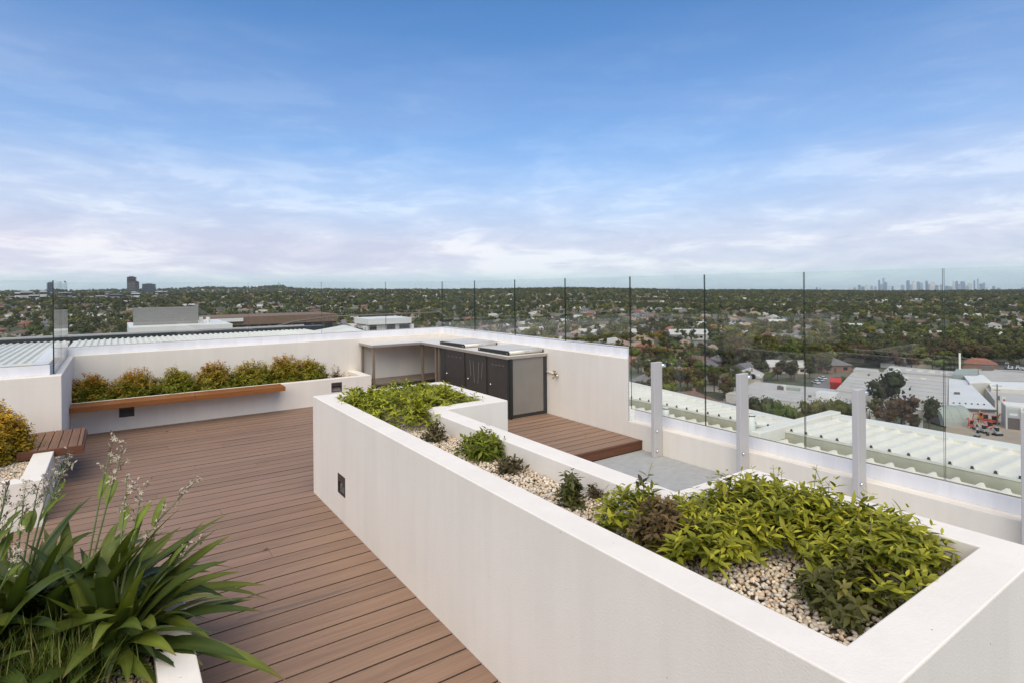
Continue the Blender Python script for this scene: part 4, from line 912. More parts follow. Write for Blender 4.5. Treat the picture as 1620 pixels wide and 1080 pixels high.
for (rc, wc, w_, d_, gb) in HV:
    m = MB(); m.box(-w_ / 2, w_ / 2, -d_ / 2, d_ / 2, -2.0, 3.2, 0); roof_hip(m, w_, d_, 3.2, 2.7, .5, gb, 1)
    m.box(w_ * .12, w_ * .12 + 4.2, d_ / 2, d_ / 2 + 3.2, -2, 3.0, 0)
    for k in range(4): m.box(-w_ / 2 + 1.4 + k * w_ / 4.3, -w_ / 2 + 3.2 + k * w_ / 4.3, -d_ / 2 - .04, -d_ / 2, 1.0, 2.3, 2)
    for k in range(2): m.box(-w_ / 2 - .04, -w_ / 2, -d_ / 2 + 2 + k * 4, -d_ / 2 + 3.6 + k * 4, 1.0, 2.3, 2)
    HSINGLE.append(m.data('house', [WALLM[wc], ROOF[rc], WIN]))
    a = MB(); a.box(-w_ / 2, w_ / 2, -d_ / 2, d_ / 2, -2.0, 3.2); b = MB(); roof_hip(b, w_, d_, 3.2, 2.7, .5, gb)
    c = MB(); c.box(0, 1.8, -.06, 0.02, 1.0, 2.3); ch = MB(); ch.box(-.4, .4, -.3, .3, 3.6, 6.4); dr = MB(); dr.box(0, 1.0, -.05, .02, 0, 2.1)
    HPARTS.append((a.data('wall', WALLM[wc]), b.data('roof', ROOF[rc]), c.data('window', WIN), ch.data('chimney', WALLM['brick']), dr.data('door', BARK), w_, d_))
def house(v, x, y, rz, label=None, s=1.0, parts=True, z=None, group=None):
    z = gz(x, y) if z is None else z; g_ = group or ('houses: ' + HLAB[v])
    if not parts: return tag(put('house', HSINGLE[v], None, (x, y, z), rz, s), label or HLAB[v], 'house', g_)
    wm, rm, wi, chm, dm, w_, d_ = HPARTS[v]; o = tag(empty('house', (x, y, z), rz), label or HLAB[v], 'house', g_ if not label else group); o.scale = (s, s, s)
    put('wall', wm, o); rf_ = put('roof', rm, o); put('chimney', chm, rf_, (w_ * .2, d_ * .12, 0)); put('door', dm, o, (0.4, -d_ / 2, 0))
    for k in (0, 1, 3): put('window', wi, o, (-w_ / 2 + 1.4 + k * w_ / 4.3, -d_ / 2, 0))
    for k in range(2): put('window', wi, o, (-w_ / 2, -d_ / 2 + 3.8 + k * 4, 0), R(-90))
    return o

# ================================================================== INDUSTRIAL BLOCK BELOW
WR = {'beige': plain('beige_roof', (0.47, 0.44, 0.385), 0.6, 0, .08, .15), 'white': plain('white_shed_roof', (0.62, 0.62, 0.59), 0.55, 0, .06, .15), 'green': plain('green_grey_cladding', (0.30, 0.33, 0.285), 0.7, 0, .1, .2), 'wall': plain('shed_wall', (0.55, 0.52, 0.46), 0.75, 0, .1, .3), 'bright': plain('bright_roof', (0.74, 0.72, 0.66), 0.5, 0, .05, .2), 'dark': plain('dark_band', (0.12, 0.10, 0.09), 0.8), 'sky': plain('skylight_sheet', (0.66, 0.62, 0.46), 0.5, 0, .05, .3)}
def shed(label, quad, zr, roof, ribs=0, zb=G0 - 1, wall='wall', group=None, name='warehouse', par=0.0, slope=None, rib_w=.5):
    """flat or gently sloping shed from four roof corners given as pixels (near left, far left, far right, near right)"""
    zs = slope or (zr, zr, zr, zr)
    P = [at(x, y, Z=zz) for (x, y), zz in zip(quad, zs)]; ctr = sum(P, Vector()) / 4
    o = thing(name, label, 'warehouse', (ctr.x, ctr.y, zb), 0, group)
    m = MB(); V = [(p.x, p.y, zb) for p in P] + [(p.x, p.y, p.z - .4) for p in P]; m.mesh(V, [(0, 1, 5, 4), (1, 2, 6, 5), (2, 3, 7, 6), (3, 0, 4, 7)]); child_at(m.build('wall', WR[wall]), o)
    m = MB(); Q = [ctr.xy.to_3d() + (p - ctr.xy.to_3d()) * 1 for p in P]; V = [(p.x, p.y, p.z - .4) for p in P] + [tuple(p) for p in P]; m.mesh(V, [(3, 2, 1, 0), (4, 5, 6, 7), (0, 1, 5, 4), (1, 2, 6, 5), (2, 3, 7, 6), (3, 0, 4, 7)]); child_at(m.build('roof', WR[roof]), o)
    for k in range(ribs):   # standing laps of the roof sheets, from left to right
        t = (k + .5) / ribs; a = P[0].lerp(P[1], t); b = P[3].lerp(P[2], t); dn = (P[1] - P[0]).normalized() * (rib_w / 2)
        mm = MB(); mm.mesh([a - dn, b - dn, b + dn, a + dn, a - dn + Vector((0, 0, .12)), b - dn + Vector((0, 0, .12)), b + dn + Vector((0, 0, .12)), a + dn + Vector((0, 0, .12))], [(4, 5, 6, 7), (0, 1, 5, 4), (1, 2, 6, 5), (2, 3, 7, 6), (3, 0, 4, 7)]); child_at(mm.build('roof_lap', WR[roof]), o)
    return o, P
def roof_item(o, P, u, v, sx, sy, h, mat, name, rz=0.0, lift=0.0):
    p = P[0].lerp(P[3], u).lerp(P[1].lerp(P[2], u), v); ax = (P[3] - P[0]).normalized(); ay = (P[1] - P[0]).normalized()
    c = [p - ax * sx / 2 - ay * sy / 2, p + ax * sx / 2 - ay * sy / 2, p + ax * sx / 2 + ay * sy / 2, p - ax * sx / 2 + ay * sy / 2]
    m = MB(); V = [q + Vector((0, 0, lift - .1)) for q in c] + [q + Vector((0, 0, h + lift)) for q in c]; m.mesh(V, [(4, 5, 6, 7), (0, 1, 5, 4), (1, 2, 6, 5), (2, 3, 7, 6), (3, 0, 4, 7)])
    return child_at(m.build(name, mat), o)
o, P = shed('cream flat roofed factory with rooftop units behind the clipped hedge', [(1148, 622), (1196, 603), (1345, 617.5), (1385, 650)], -39.2, 'beige', 3, rib_w=.35)
roof_item(o, P, .34, .62, 2.2, 2.0, 1.4, WR['dark'], 'roof_unit'); roof_item(o, P, .37, .64, 1.6, 2.0, 1.7, WR['white'], 'roof_unit'); roof_item(o, P, .45, .66, 4.5, 2.4, 1.0, WR['green'], 'roof_unit'); roof_item(o, P, .74, .50, 6.5, 5.0, 1.6, WR['white'], 'roof_unit'); roof_item(o, P, .60, .35, .9, .9, .7, WR['dark'], 'roof_vent')
o, P = shed('large beige ribbed warehouse roof behind the dark round tree', [(1322, 616), (1352, 584.5), (1500, 597), (1499, 641)], -37, 'beige', 7, slope=(-38.4, -36.6, -36.6, -38.4), rib_w=.6)
roof_item(o, P, .55, .45, 1.6, 1.2, .6, WR['dark'], 'roof_vent'); roof_item(o, P, .20, .78, .8, .8, .6, WR['dark'], 'roof_vent')
for k in range(3): roof_item(o, P, .40 + .18 * k, .86, 2.0, 3.4, .16, WR['sky'], 'skylight')
o, P = shed('white ribbed warehouse roof adjoining the beige one', [(1500.5, 642.5), (1501, 597.5), (1530, 601), (1575, 646)], -37, 'white', 3, slope=(-38.7, -36.9, -36.9, -38.7), rib_w=.25)
roof_item(o, P, .25, .40, 1.8, 1.3, .7, WR['dark'], 'roof_vent')
for k in range(6): roof_item(o, P, .12 + .14 * k, .10, .5, .5, .4, WR['dark'], 'roof_vent')
m = MB(); V = [P[0] + Vector((0, 0, -.9)), P[3] + Vector((0, 0, -.9)), P[3] + Vector((0, 0, -.3)), P[0] + Vector((0, 0, -.3))]; d_ = Vector((-.35, -.35, 0)); m.mesh([v for v in V] + [v + d_ for v in V], [(7, 6, 5, 4), (0, 1, 5, 4), (2, 3, 7, 6)]); child_at(m.build('gutter', WR['dark']), o)
o, P = shed('narrow low roof with pale skylight strips at the far side of the warehouses', [(1398, 586.5), (1408, 578), (1512, 587), (1512, 594.5)], -38.2, 'beige', 0, rib_w=.5)
for k in range(5): roof_item(o, P, .16 + .17 * k, .5, 2.2, 5.5, .16, WR['sky'], 'skylight')
o, P = shed('small stepped beige roof at the warehouse corner near the red awning', [(1350, 584), (1354, 580.2), (1389, 583.5), (1392, 588.5)], -35.4, 'beige', 0)
o, P = shed('green grey box shaped plant room between warehouse roofs', [(1507, 592.0), (1513, 582.5), (1547, 582.5), (1547, 592.5)], -35.8, 'green', 0, wall='green')
roof_item(o, P, .18, .9, .8, .8, 7.0, WR['bright'], 'flue')
o, P = shed('bright white sloping roof beside the green grey plant room', [(1534, 604.5), (1523, 591.5), (1556, 592.5), (1568, 603)], -36.2, 'bright', 0)
o, P = shed('wide beige roof under the dark shop sign', [(1549, 601.5), (1548, 583), (1700, 588), (1700, 603)], -38.0, 'beige', 4, rib_w=.4)
roof_item(o, P, .10, .9, 5.0, 3.0, 1.8, WR['dark'], 'roof_unit')
o, P = shed('long white parapet roof in front of the wide beige roof', [(1568, 612), (1563, 602.5), (1700, 606), (1700, 618)], -37.0, 'bright', 0)
o, P = shed('dusty beige roof behind the utility pole', [(1574, 633.5), (1558, 612.5), (1700, 617), (1700, 640)], -38.6, 'beige', 0)
roof_item(o, P, .06, .06, .5, .5, 1.5, WR['dark'], 'roof_vent')
o, P = shed('small white two storey block between two dark trees', [(1432, 648), (1427, 640), (1452, 641.5), (1460, 648)], -36.4, 'beige', 0)
pl_ = (P[0] + P[3]) / 2
for zz in (-2.4, -5.0):
    a, b = P[0].lerp(P[3], .35), P[0].lerp(P[3], .75); f_ = (a - b).cross(Vector((0, 0, 1))).normalized() * -.06
    mm = MB(); mm.mesh([a + Vector((0, 0, zz)) + f_, b + Vector((0, 0, zz)) + f_, b + Vector((0, 0, zz + 1.2)) + f_, a + Vector((0, 0, zz + 1.2)) + f_, a + Vector((0, 0, zz)) - f_, b + Vector((0, 0, zz)) - f_, b + Vector((0, 0, zz + 1.2)) - f_, a + Vector((0, 0, zz + 1.2)) - f_], [(0, 1, 2, 3), (7, 6, 5, 4), (0, 4, 5, 1), (2, 6, 7, 3), (1, 5, 6, 2), (3, 7, 4, 0)]); child_at(mm.build('window', WIN), o)
# shop front, a dark panel painting the shade of its opening at the yard
o, P = shed('grey shop front with a dark open bay beside the red sign', [(1591, 640.5), (1584, 634), (1660, 640), (1672, 648)], -35.0, 'bright', 0)
def front_panel(o, P, u0, u1, z0, z1, mat, name, off=-.08):
    a, b = P[0].lerp(P[3], u0), P[0].lerp(P[3], u1); n = Vector(((b - a).y, -(b - a).x, 0)).normalized(); n = n if n.dot(Vector((-a.x, -a.y, 0))) > 0 else -n
    q = []
    for k in (.02, -off): q += [a + n * k + Vector((0, 0, z0 - a.z)), b + n * k + Vector((0, 0, z0 - b.z)), b + n * k + Vector((0, 0, z1 - b.z)), a + n * k + Vector((0, 0, z1 - a.z))]
    mm = MB(); mm.mesh(q, [(0, 1, 2, 3), (7, 6, 5, 4), (0, 4, 5, 1), (1, 5, 6, 2), (2, 6, 7, 3), (3, 7, 4, 0)]); return child_at(mm.build(name, mat), o)
front_panel(o, P, .04, .28, -42, -38.6, WR['dark'], 'bay_shade'); front_panel(o, P, .04, .28, -38.5, -36.0, plain('shop_panel', (.42, .44, .44), .6), 'panel'); front_panel(o, P, .30, .34, -42, -35.4, WR['bright'], 'column', -.5); front_panel(o, P, .08, .24, -37.8, -37.2, WR['bright'], 'sign_band', -.14)
# vaulted shed
vs = at(1502, 668, Z=G0); dv = Vector((vs.x, vs.y, 0)).normalized(); sv = Vector((dv.y, -dv.x, 0))
va = thing('vaulted_shed', 'green grey vaulted canvas shed at the edge of the machinery yard', 'shed', (vs.x, vs.y, G0))
m = MB(); V = []; nsg = 14; ax_ = (sv * .8 + dv * .6).normalized(); cx_ = Vector((ax_.y, -ax_.x, 0))
for k in range(2):
    for i in range(nsg + 1):
        t = math.pi * i / nsg; V.append(vs + ax_ * (k * 9 - 5) + cx_ * (4.4 * math.cos(t)) + Vector((0, 0, 5.4 * math.sin(t))))
m.mesh(V, [(i, i + 1, nsg + 2 + i, nsg + 1 + i) for i in range(nsg)] + [tuple(range(nsg + 1, 2 * nsg + 2)), tuple(range(nsg + 1))[::-1]]); child_at(m.build('vault', WR['green']), va)
for k in range(4):
    mm = MB(); mm.tube([vs + ax_ * (k * 2.9 - 4.9) + cx_ * (4.42 * math.cos(math.pi * i / 14)) + Vector((0, 0, 5.43 * math.sin(math.pi * i / 14))) for i in range(15)], .06, 5); child_at(mm.build('hoop', WR['green']), va)
a_ = vs - ax_ * 5.03; mm = MB(); mm.mesh([a_ + cx_ * (3.0 * math.cos(math.pi * i / 10)) + Vector((0, 0, 3.4 * math.sin(math.pi * i / 10))) for i in range(11)] + [a_ + ax_ * .06 + cx_ * (3.0 * math.cos(math.pi * i / 10)) + Vector((0, 0, 3.4 * math.sin(math.pi * i / 10))) for i in range(11)], [tuple(range(11)), tuple(range(11, 22))[::-1]] + [(i, i + 1, i + 12, i + 11) for i in range(10)]); child_at(mm.build('doorway_shade', WR['dark']), va)  # flat dark slab on the closed end, painting the shade inside
# yard surface and road
def ground_quad(name, quad, col, lift):
    P = [at(x, y, Z=G0 + lift) for x, y in quad]; m = MB(); m.poly(P); return tag(m.build(name, plain(name, col, .95, 0, .15, .12)), kind='structure')
ground_quad('yard', [(1490, 720), (1500, 655), (1660, 650), (1760, 720)], (.33, .27, .20), .05)
ground_quad('road', [(1270, 640), (1292, 597), (1312, 597), (1316, 640)], (.16, .155, .15), .05)
# machinery: small tracked excavators in the hire yard
MACH = {c: plain('machine_' + c, v, .45, 0, .1, 2) for c, v in (('red', (.45, .055, .02)), ('orange', (.50, .11, .02)), ('yellow', (.50, .27, .02)), ('grey', (.35, .35, .34)))}
def machine(px, py, col, rz, label, s=1.0):
    p = at(px, py, Z=G0 + .06); o = thing('excavator', label, 'excavator', p, rz, 'small machines parked in the yard'); o.scale = (s, s, s); c = MACH[col]
    for yy in (-.75, .45):
        m = MB(); m.prism([(-1.2, 0), (1.2, 0), (1.35, .3), (1.2, .6), (-1.2, .6), (-1.35, .3)], 0, .3)
        t = m.build('track', MACH['grey'] if col == 'red' else M['black'], o); t.rotation_euler = (R(90), 0, 0); t.location = (0, yy + .3, 0)
    m = MB(); m.box(-1.1, .9, -.7, .7, .62, 1.3); m.build('body', c, o, bevel=.08)
    m = MB(); m.box(-.5, .55, -.62, .2, 1.31, 2.5); m.build('cab', M['black'], o, bevel=.06); m = MB(); m.box(-.6, .65, -.7, .28, 2.51, 2.62); m.build('cab_roof', c, o)
    m = MB(); m.tube([(.9, .35, 1.1), (2.3, .35, 2.9), (3.4, .35, 2.6)], [.2, .17, .14], 6); m.build('boom', c, o); m = MB(); m.tube([(3.3, .35, 2.7), (3.6, .35, .9)], [.14, .10], 6); m.build('stick', c, o)
    m = MB(); m.prism([(3.3, .2), (3.9, .25), (4.0, .9), (3.5, .95)], 0, .7); b = m.build('bucket', M['black'], o); b.rotation_euler = (R(90), 0, 0); b.location = (0, .7, 0)
for a in ((1536, 676, 'red', .4, 'red excavator nearest the vaulted shed', .9), (1560, 668, 'red', 2.2, 'red excavator with its boom towards the pole', 1.0), (1572, 670, 'orange', -.6, 'orange excavator under the red sign', 1.0), (1566, 679, 'red', 1.2, 'red excavator in front of the orange one', .9), (1551, 663, 'yellow', .2, 'yellow excavator behind the red ones', .9), (1530, 664, 'grey', 2.0, 'grey machine beside the mouth of the vaulted shed', .9), (1556, 684, 'grey', .9, 'grey machine in front of the red excavators', .9), (1578, 688, 'grey', 2.6, 'grey machine beside the open tan ground', .9), (1546, 690, 'grey', .1, 'grey machine beside the white roof edge', .8)): machine(*a)
# utility poles
def pole(px, ytop, ybase, label, zb=G0):
    p = at(px, ybase, Z=zb); d = math.hypot(p.x, p.y); ztop = at(px, ytop, X=p.x).z
    o = thing('utility_pole', label, 'pole', p, math.atan2(p.x, -p.y) + .3, 'timber utility poles'); h = ztop - zb
    m = MB(); m.tube([(0, 0, 0), (0, 0, h)], [.22, .15], 8); m.build('shaft', plain('pole_timber', (.16, .13, .11), .9), o)
    for k, wd in ((.5, 2.4), (1.8, 1.8)):
        m = MB(); m.box(-wd / 2, wd / 2, -.08, .08, h - k - .12, h - k); m.build('crossarm', bpy.data.materials['pole_timber'], o)
        for q in (-1, -.4, .4, 1):
            m = MB(); m.tube([(q * wd * .46, 0, h - k), (q * wd * .46, 0, h - k + .28)], .06, 6); m.build('insulator', WR['bright'], o)
pole(1421.5, 598, 645, 'thin utility pole rising in front of the beige warehouse roof'); pole(1578, 607, 672, 'utility pole with crossarms beside the red sign')
# red sign panel and dark shop sign with its lettering
sp_ = at(1588, 662, Z=G0); rz_ = math.atan2(-sp_.x, sp_.y) + .15
sg = thing('pylon_sign', 'white pylon sign with a red figure beside the shop front', 'sign', sp_, rz_)
m = MB(); m.box(-.45, .45, -.2, .2, 0, 7.2); m.build('panel', WR['bright'], sg)
m = MB(); m.mesh([(-.1, -.24, 6.6), (.5, -.24, 6.2), (.15, -.24, 5.8), (.45, -.24, 4.6), (-.2, -.24, 4.4), (-.15, -.24, 5.6), (-.1, -.21, 6.6), (.5, -.21, 6.2), (.15, -.21, 5.8), (.45, -.21, 4.6), (-.2, -.21, 4.4), (-.15, -.21, 5.6)], [(0, 1, 2, 3, 4, 5), (11, 10, 9, 8, 7, 6)]); m.build('red_emblem', plain('sign_red', (.6, .04, .02), .5), sg)
s0 = at(1588, 583.5, Z=-37); s1 = at(1640, 587, Z=-37); dn = (s1 - s0); L_ = dn.length; rz_ = math.atan2(dn.y, dn.x)
ss = thing('shop_sign', 'long dark shop sign with white script lettering on the far roof', 'sign', s0, rz_)
m = MB(); m.box(0, L_, 0, .3, 0, 2.6); m.build('board', plain('sign_board', (.035, .04, .045), .6), ss)
cu = bpy.data.curves.new('lettering', 'FONT'); cu.body = 'La Porch'; cu.size = 2.3; cu.extrude = .03; cu.shear = .2
co_ = bpy.data.objects.new('tmp', cu); COL.objects.link(co_); dg = bpy.context.evaluated_depsgraph_get(); me = bpy.data.meshes.new_from_object(co_.evaluated_get(dg)); bpy.data.objects.remove(co_)
me.materials.clear(); me.materials.append(WR['bright']); t_ = put('lettering', me, ss, (L_ * .10, -.05, .55)); t_.rotation_euler = (R(90), 0, 0)
m = MB(); m.tube([(L_ * .05, -.05, 2.5), (L_ * .07, -.05, 3.3), (L_ * .10, -.05, 2.6), (L_ * .13, -.05, 3.2), (L_ * .15, -.05, 2.6)], .12, 6); m.build('emblem', WR['bright'], ss)
# red awning and parked cars
aw = at(1322, 603, Z=-37); w3 = thing('awning', 'red awning at the corner of the beige warehouse', 'awning', aw, math.atan2(-aw.x, aw.y)); m = MB(); m.mesh([(-2, -1, 0), (2, -1, 0), (2, 1, 1.4), (-2, 1, 1.4), (-2, -1, -.2), (2, -1, -.2), (2, 1, -5), (-2, 1, -5)], [(0, 1, 2, 3), (0, 4, 5, 1), (1, 5, 6, 2), (3, 7, 4, 0), (2, 6, 7, 3), (7, 6, 5, 4)]); m.build('canopy', plain('awning_red', (.42, .03, .03), .6), w3)
def car(px, py, col, rz, label):
    p = at(px, py, Z=G0 + .06); o = thing('car', label, 'car', p, rz, 'cars on the side street')
    cm = plain('car_' + label.split()[0], col, .3)
    m = MB(); m.mesh([(-2.1, -.85, .35), (2.1, -.85, .35), (2.1, .85, .35), (-2.1, .85, .35), (-2.15, -.85, .85), (2.05, -.85, .75), (2.05, .85, .75), (-2.15, .85, .85)], [(3, 2, 1, 0), (4, 5, 6, 7), (0, 1, 5, 4), (1, 2, 6, 5), (2, 3, 7, 6), (3, 0, 4, 7)]); m.build('body', cm, o, bevel=.1)
    m = MB(); m.mesh([(-1.7, -.78, .84), (1.0, -.78, .78), (1.0, .78, .78), (-1.7, .78, .84), (-1.2, -.65, 1.42), (.3, -.65, 1.42), (.3, .65, 1.42), (-1.2, .65, 1.42)], [(4, 5, 6, 7), (0, 1, 5, 4), (1, 2, 6, 5), (2, 3, 7, 6), (3, 0, 4, 7)]); m.build('window', WIN, o)
    m = MB(); m.box(-1.15, .25, -.66, .66, 1.42, 1.46); m.build('roof', cm, o)
    for wx in (-1.35, 1.3):
        for wy in (-.8, .8): m = MB(); m.tube([(wx, wy - .1, .33), (wx, wy + .1, .33)], .33, 12); m.build('wheel', M['black'], o)
car(1291, 606, (.75, .75, .74), 1.0, 'white car parked on the side street'); car(1297, 602, (.5, .55, .6), 1.1, 'silver car parked farther up the side street'); car(1301, 599, (.78, .78, .78), 1.1, 'pale van like car at the top of the side street')

# ---- neighbouring roof tops seen past the rear glass
NB = 72.0
def nbox(parent, name, x0, y0, x1, y1, mat, Yf, depth, **k):
    a = at(x0, y0, Y=Yf); b = at(x1, y1, Y=Yf); m = MB(); m.box(min(a.x, b.x), max(a.x, b.x), Yf, Yf + depth, min(a.z, b.z), max(a.z, b.z)); return child_at(m.build(name, mat, **k), parent)
q = thing('office_building', 'white flat roofed building top carrying a grey louvred plant screen', 'building', at(285, 540, Y=NB))
nbox(q, 'roof_slab', 204, 519, 368, 526.5, WR['bright'], NB, 12); nbox(q, 'wall', 209, 527, 352, 580, WR['wall'], NB + .8, 10)
scm = plain('screen_grey', (.235, .23, .215), .7, 0, .04, .5)
a = at(210.5, 487, Y=NB + 4); b = at(314, 515, Y=NB + 4); nl = 9; hz_ = (a.z - b.z) / nl
for k in range(nl):
    m = MB(); m.box(a.x, b.x, NB + 4, NB + 4.12, b.z + k * hz_, b.z + (k + .94) * hz_); child_at(m.build('louvre', scm), q)
for xx in (318, 329):
    a = at(xx, 505, Y=NB + 5); m = MB(); m.tube([(a.x, NB + 5, a.z - 2.2), (a.x, NB + 5, a.z + .25)], .22, 10); child_at(m.build('flue', WR['bright']), q)
for xx in (225, 262, 300, 322, 345): nbox(q, 'window', xx, 528, xx + 12, 534, WIN, NB + .75, .04)
nbox(q, 'post', 320, 525, 325, 540, WR['bright'], NB - .3, .3)
q = thing('brick_building', 'long brown brick building with dark windows beyond the roof deck', 'building', at(440, 540, Y=95))
nbox(q, 'wall', 330, 508, 532, 580, plain('brown_brick', (.105, .075, .058), .85, 0, .2, .5), 95, 10); nbox(q, 'parapet', 328, 503.5, 534, 508, plain('brown_cap', (.20, .125, .085), .8), 94.8, 10.4)
nbox(q, 'pale_cap', 322, 505.5, 385, 508.5, WR['bright'], 94.4, .3)
for xx in range(345, 528, 17): nbox(q, 'window', xx, 511, xx + 11, 525, WIN, 94.9, .15)
nbox(q, 'roof_patch', 505, 500.5, 535, 503, WR['bright'], 97, 5)
q = thing('rooftop_pavilion', 'white rooftop pavilion with three dark window bays beyond the wall corner', 'building', at(620, 540, Y=110))
nbox(q, 'wall', 586, 512, 646, 560, WALLM['white'], 110, 7); nbox(q, 'roof', 583, 505, 651, 511, WR['bright'], 109.4, 8.2)
for (xx, x2) in ((584, 596), (611, 625.5), (631, 647)): nbox(q, 'window', xx + 1, 513.5, x2, 522, WIN, 109.9, .15)
nbox(q, 'pier', 651.5, 513, 655, 540, WR['bright'], 109, 1.2)
q = thing('rooftop_wall', 'low white wall stubs with a planter bush beyond the hip roof cap', 'wall', at(560, 540, Y=100))
for (xa, xb) in ((552, 561), (574, 577.5), (578.5, 582)): nbox(q, 'stub', xa, 516.5, xb, 560, WR['bright'], 100, .8)
bt = at(568, 524, Y=99.5); tree('green', bt.x, bt.y, 2.0, 'small green bush planted between the white wall stubs', None, 1.0, 'bush', z=bt.z - 1.0)

# ================================================================== SUBURB
def proj(X, Y, Z):
    """world to pixels of the 1620 frame (numpy)"""
    d = X * fw.x + Y * fw.y; a = F_PX * (X * rt.x + Y * rt.y) / d; b = -F_PX * (Z - EYE) / d
    return c_ * a + s_ * b + 810, -s_ * a + c_ * b + PY, d
YMAX_X = [-400, 0, 110, 560, 697, 1000, 1001, 1620, 2000]; YMAX_Y = [548, 545, 535, 520, 520, 556, 612, 712, 760]
IND = [tuple(at(x, y, Z=G0)[:2]) for x, y in ((1120, 668), (1168, 628), (1196, 600), (1290, 594), (1345, 583), (1352, 579), (1500, 578), (1620, 574), (1760, 578), (1900, 760), (1300, 760))]
def scatter(n, rlo, rhi, margin, power=1.0, azr=(az_of(-120), az_of(1740))):
    """ground points thinning out with distance"""
    az = RNG.uniform(*azr, n); r = rlo + (rhi - rlo) * RNG.uniform(0, 1, n) ** power
    X, Y = r * np.sin(az), r * np.cos(az); Z = ground(X, Y); px, py, d = proj(X, Y, Z)
    ok = (py < np.interp(px, YMAX_X, YMAX_Y) + margin) & ~in_poly(np.c_[X, Y], IND) & (d > 0)
    return X[ok], Y[ok], Z[ok], r[ok], px[ok], py[ok]
def near_any(X, Y, hx, hy, dist):
    cell = {}
    for a, b in zip(hx, hy): cell.setdefault((int(a // 40), int(b // 40)), []).append((a, b))
    bad = np.zeros(len(X), bool)
    for i, (a, b) in enumerate(zip(X, Y)):
        ca, cb = int(a // 40), int(b // 40)
        for u in (-1, 0, 1):
            for v in (-1, 0, 1):
                for (p, q_) in cell.get((ca + u, cb + v), ()):
                    if (p - a) ** 2 + (q_ - b) ** 2 < dist * dist: bad[i] = True
    return bad

# houses that can be told apart by eye, each placed from where it meets the land
HX, HY = [], []
for (px, py, v, rz, s, lb) in ((1085, 652, 1, .5, 1.25, 'cream house with a broad brown hip roof just past the white roof edge'), (1132, 662, 5, .2, 1.0, 'dark roofed house half hid behind the white roof and first posts'), (1087, 602, 0, .4, 1.1, 'red tiled house with cream chimney up the slope behind the brown roofed house'),
                               (1030, 612, 5, 1.2, 1.2, 'grey roofed house behind the first post with gables to the street'), (1066, 596, 5, .1, .9, 'long grey roofed house beside the red tiled one'), (1243, 588, 3, .3, 1.1, 'pale roofed house beyond the hedge of trees by the factory'), (1308, 586, 5, .5, 1.2, 'grey hip roofed house left of the side street'),
                               (1013, 545, 4, .4, 1.2, 'tan roofed villa by the first glass joint of the low parapet'), (1088, 536, 6, .2, 1.4, 'long pale roofed building on the mid slope'), (840, 528, 6, .35, 1.1, 'long white building just above the right wall coping'), (1345, 522, 6, .3, 1.2, 'low long pale shed by the green oval'), (1030, 520, 0, .3, 1.1, 'terracotta roofed house on the mid slope by the glass joint')):
    p = on_ground(px, py); house(v, p.x, p.y, -math.atan2(p.x, p.y) + rz, lb, s, group=None); HX.append(p.x); HY.append(p.y)
X, Y, Z, r, px, py = scatter(4600, 230, 4300, 10, 0.9)
bad = near_any(X, Y, HX, HY, 20); X, Y, Z, r = X[~bad], Y[~bad], Z[~bad], r[~bad]
keep = []
cell = {}
for i in np.argsort(r):
    k = (int(X[i] // 17), int(Y[i] // 17))
    if k in cell: continue
    cell[k] = 1; keep.append(i)
keep = np.array(keep); hv = RNG.choice(len(HV), len(keep), p=[.11, .22, .17, .11, .17, .16, .06])
hrz = RNG.choice([0, 1, 2, 3], len(keep)) * (math.pi / 2) + .35 + RNG.normal(0, .15, len(keep))
vis = [i for i, k in enumerate(keep) if proj(X[k], Y[k], Z[k])[0] > -10 and proj(X[k], Y[k], Z[k])[0] < 1630]
solo = set(vis[:280])
for n_, i in enumerate(sorted(solo)):
    k = keep[i]; house(int(hv[i]), X[k], Y[k], hrz[i], None, 1.0, parts=n_ < 60)
HX += list(X[keep]); HY += list(Y[keep])
rest = [i for i in range(len(keep)) if i not in solo]

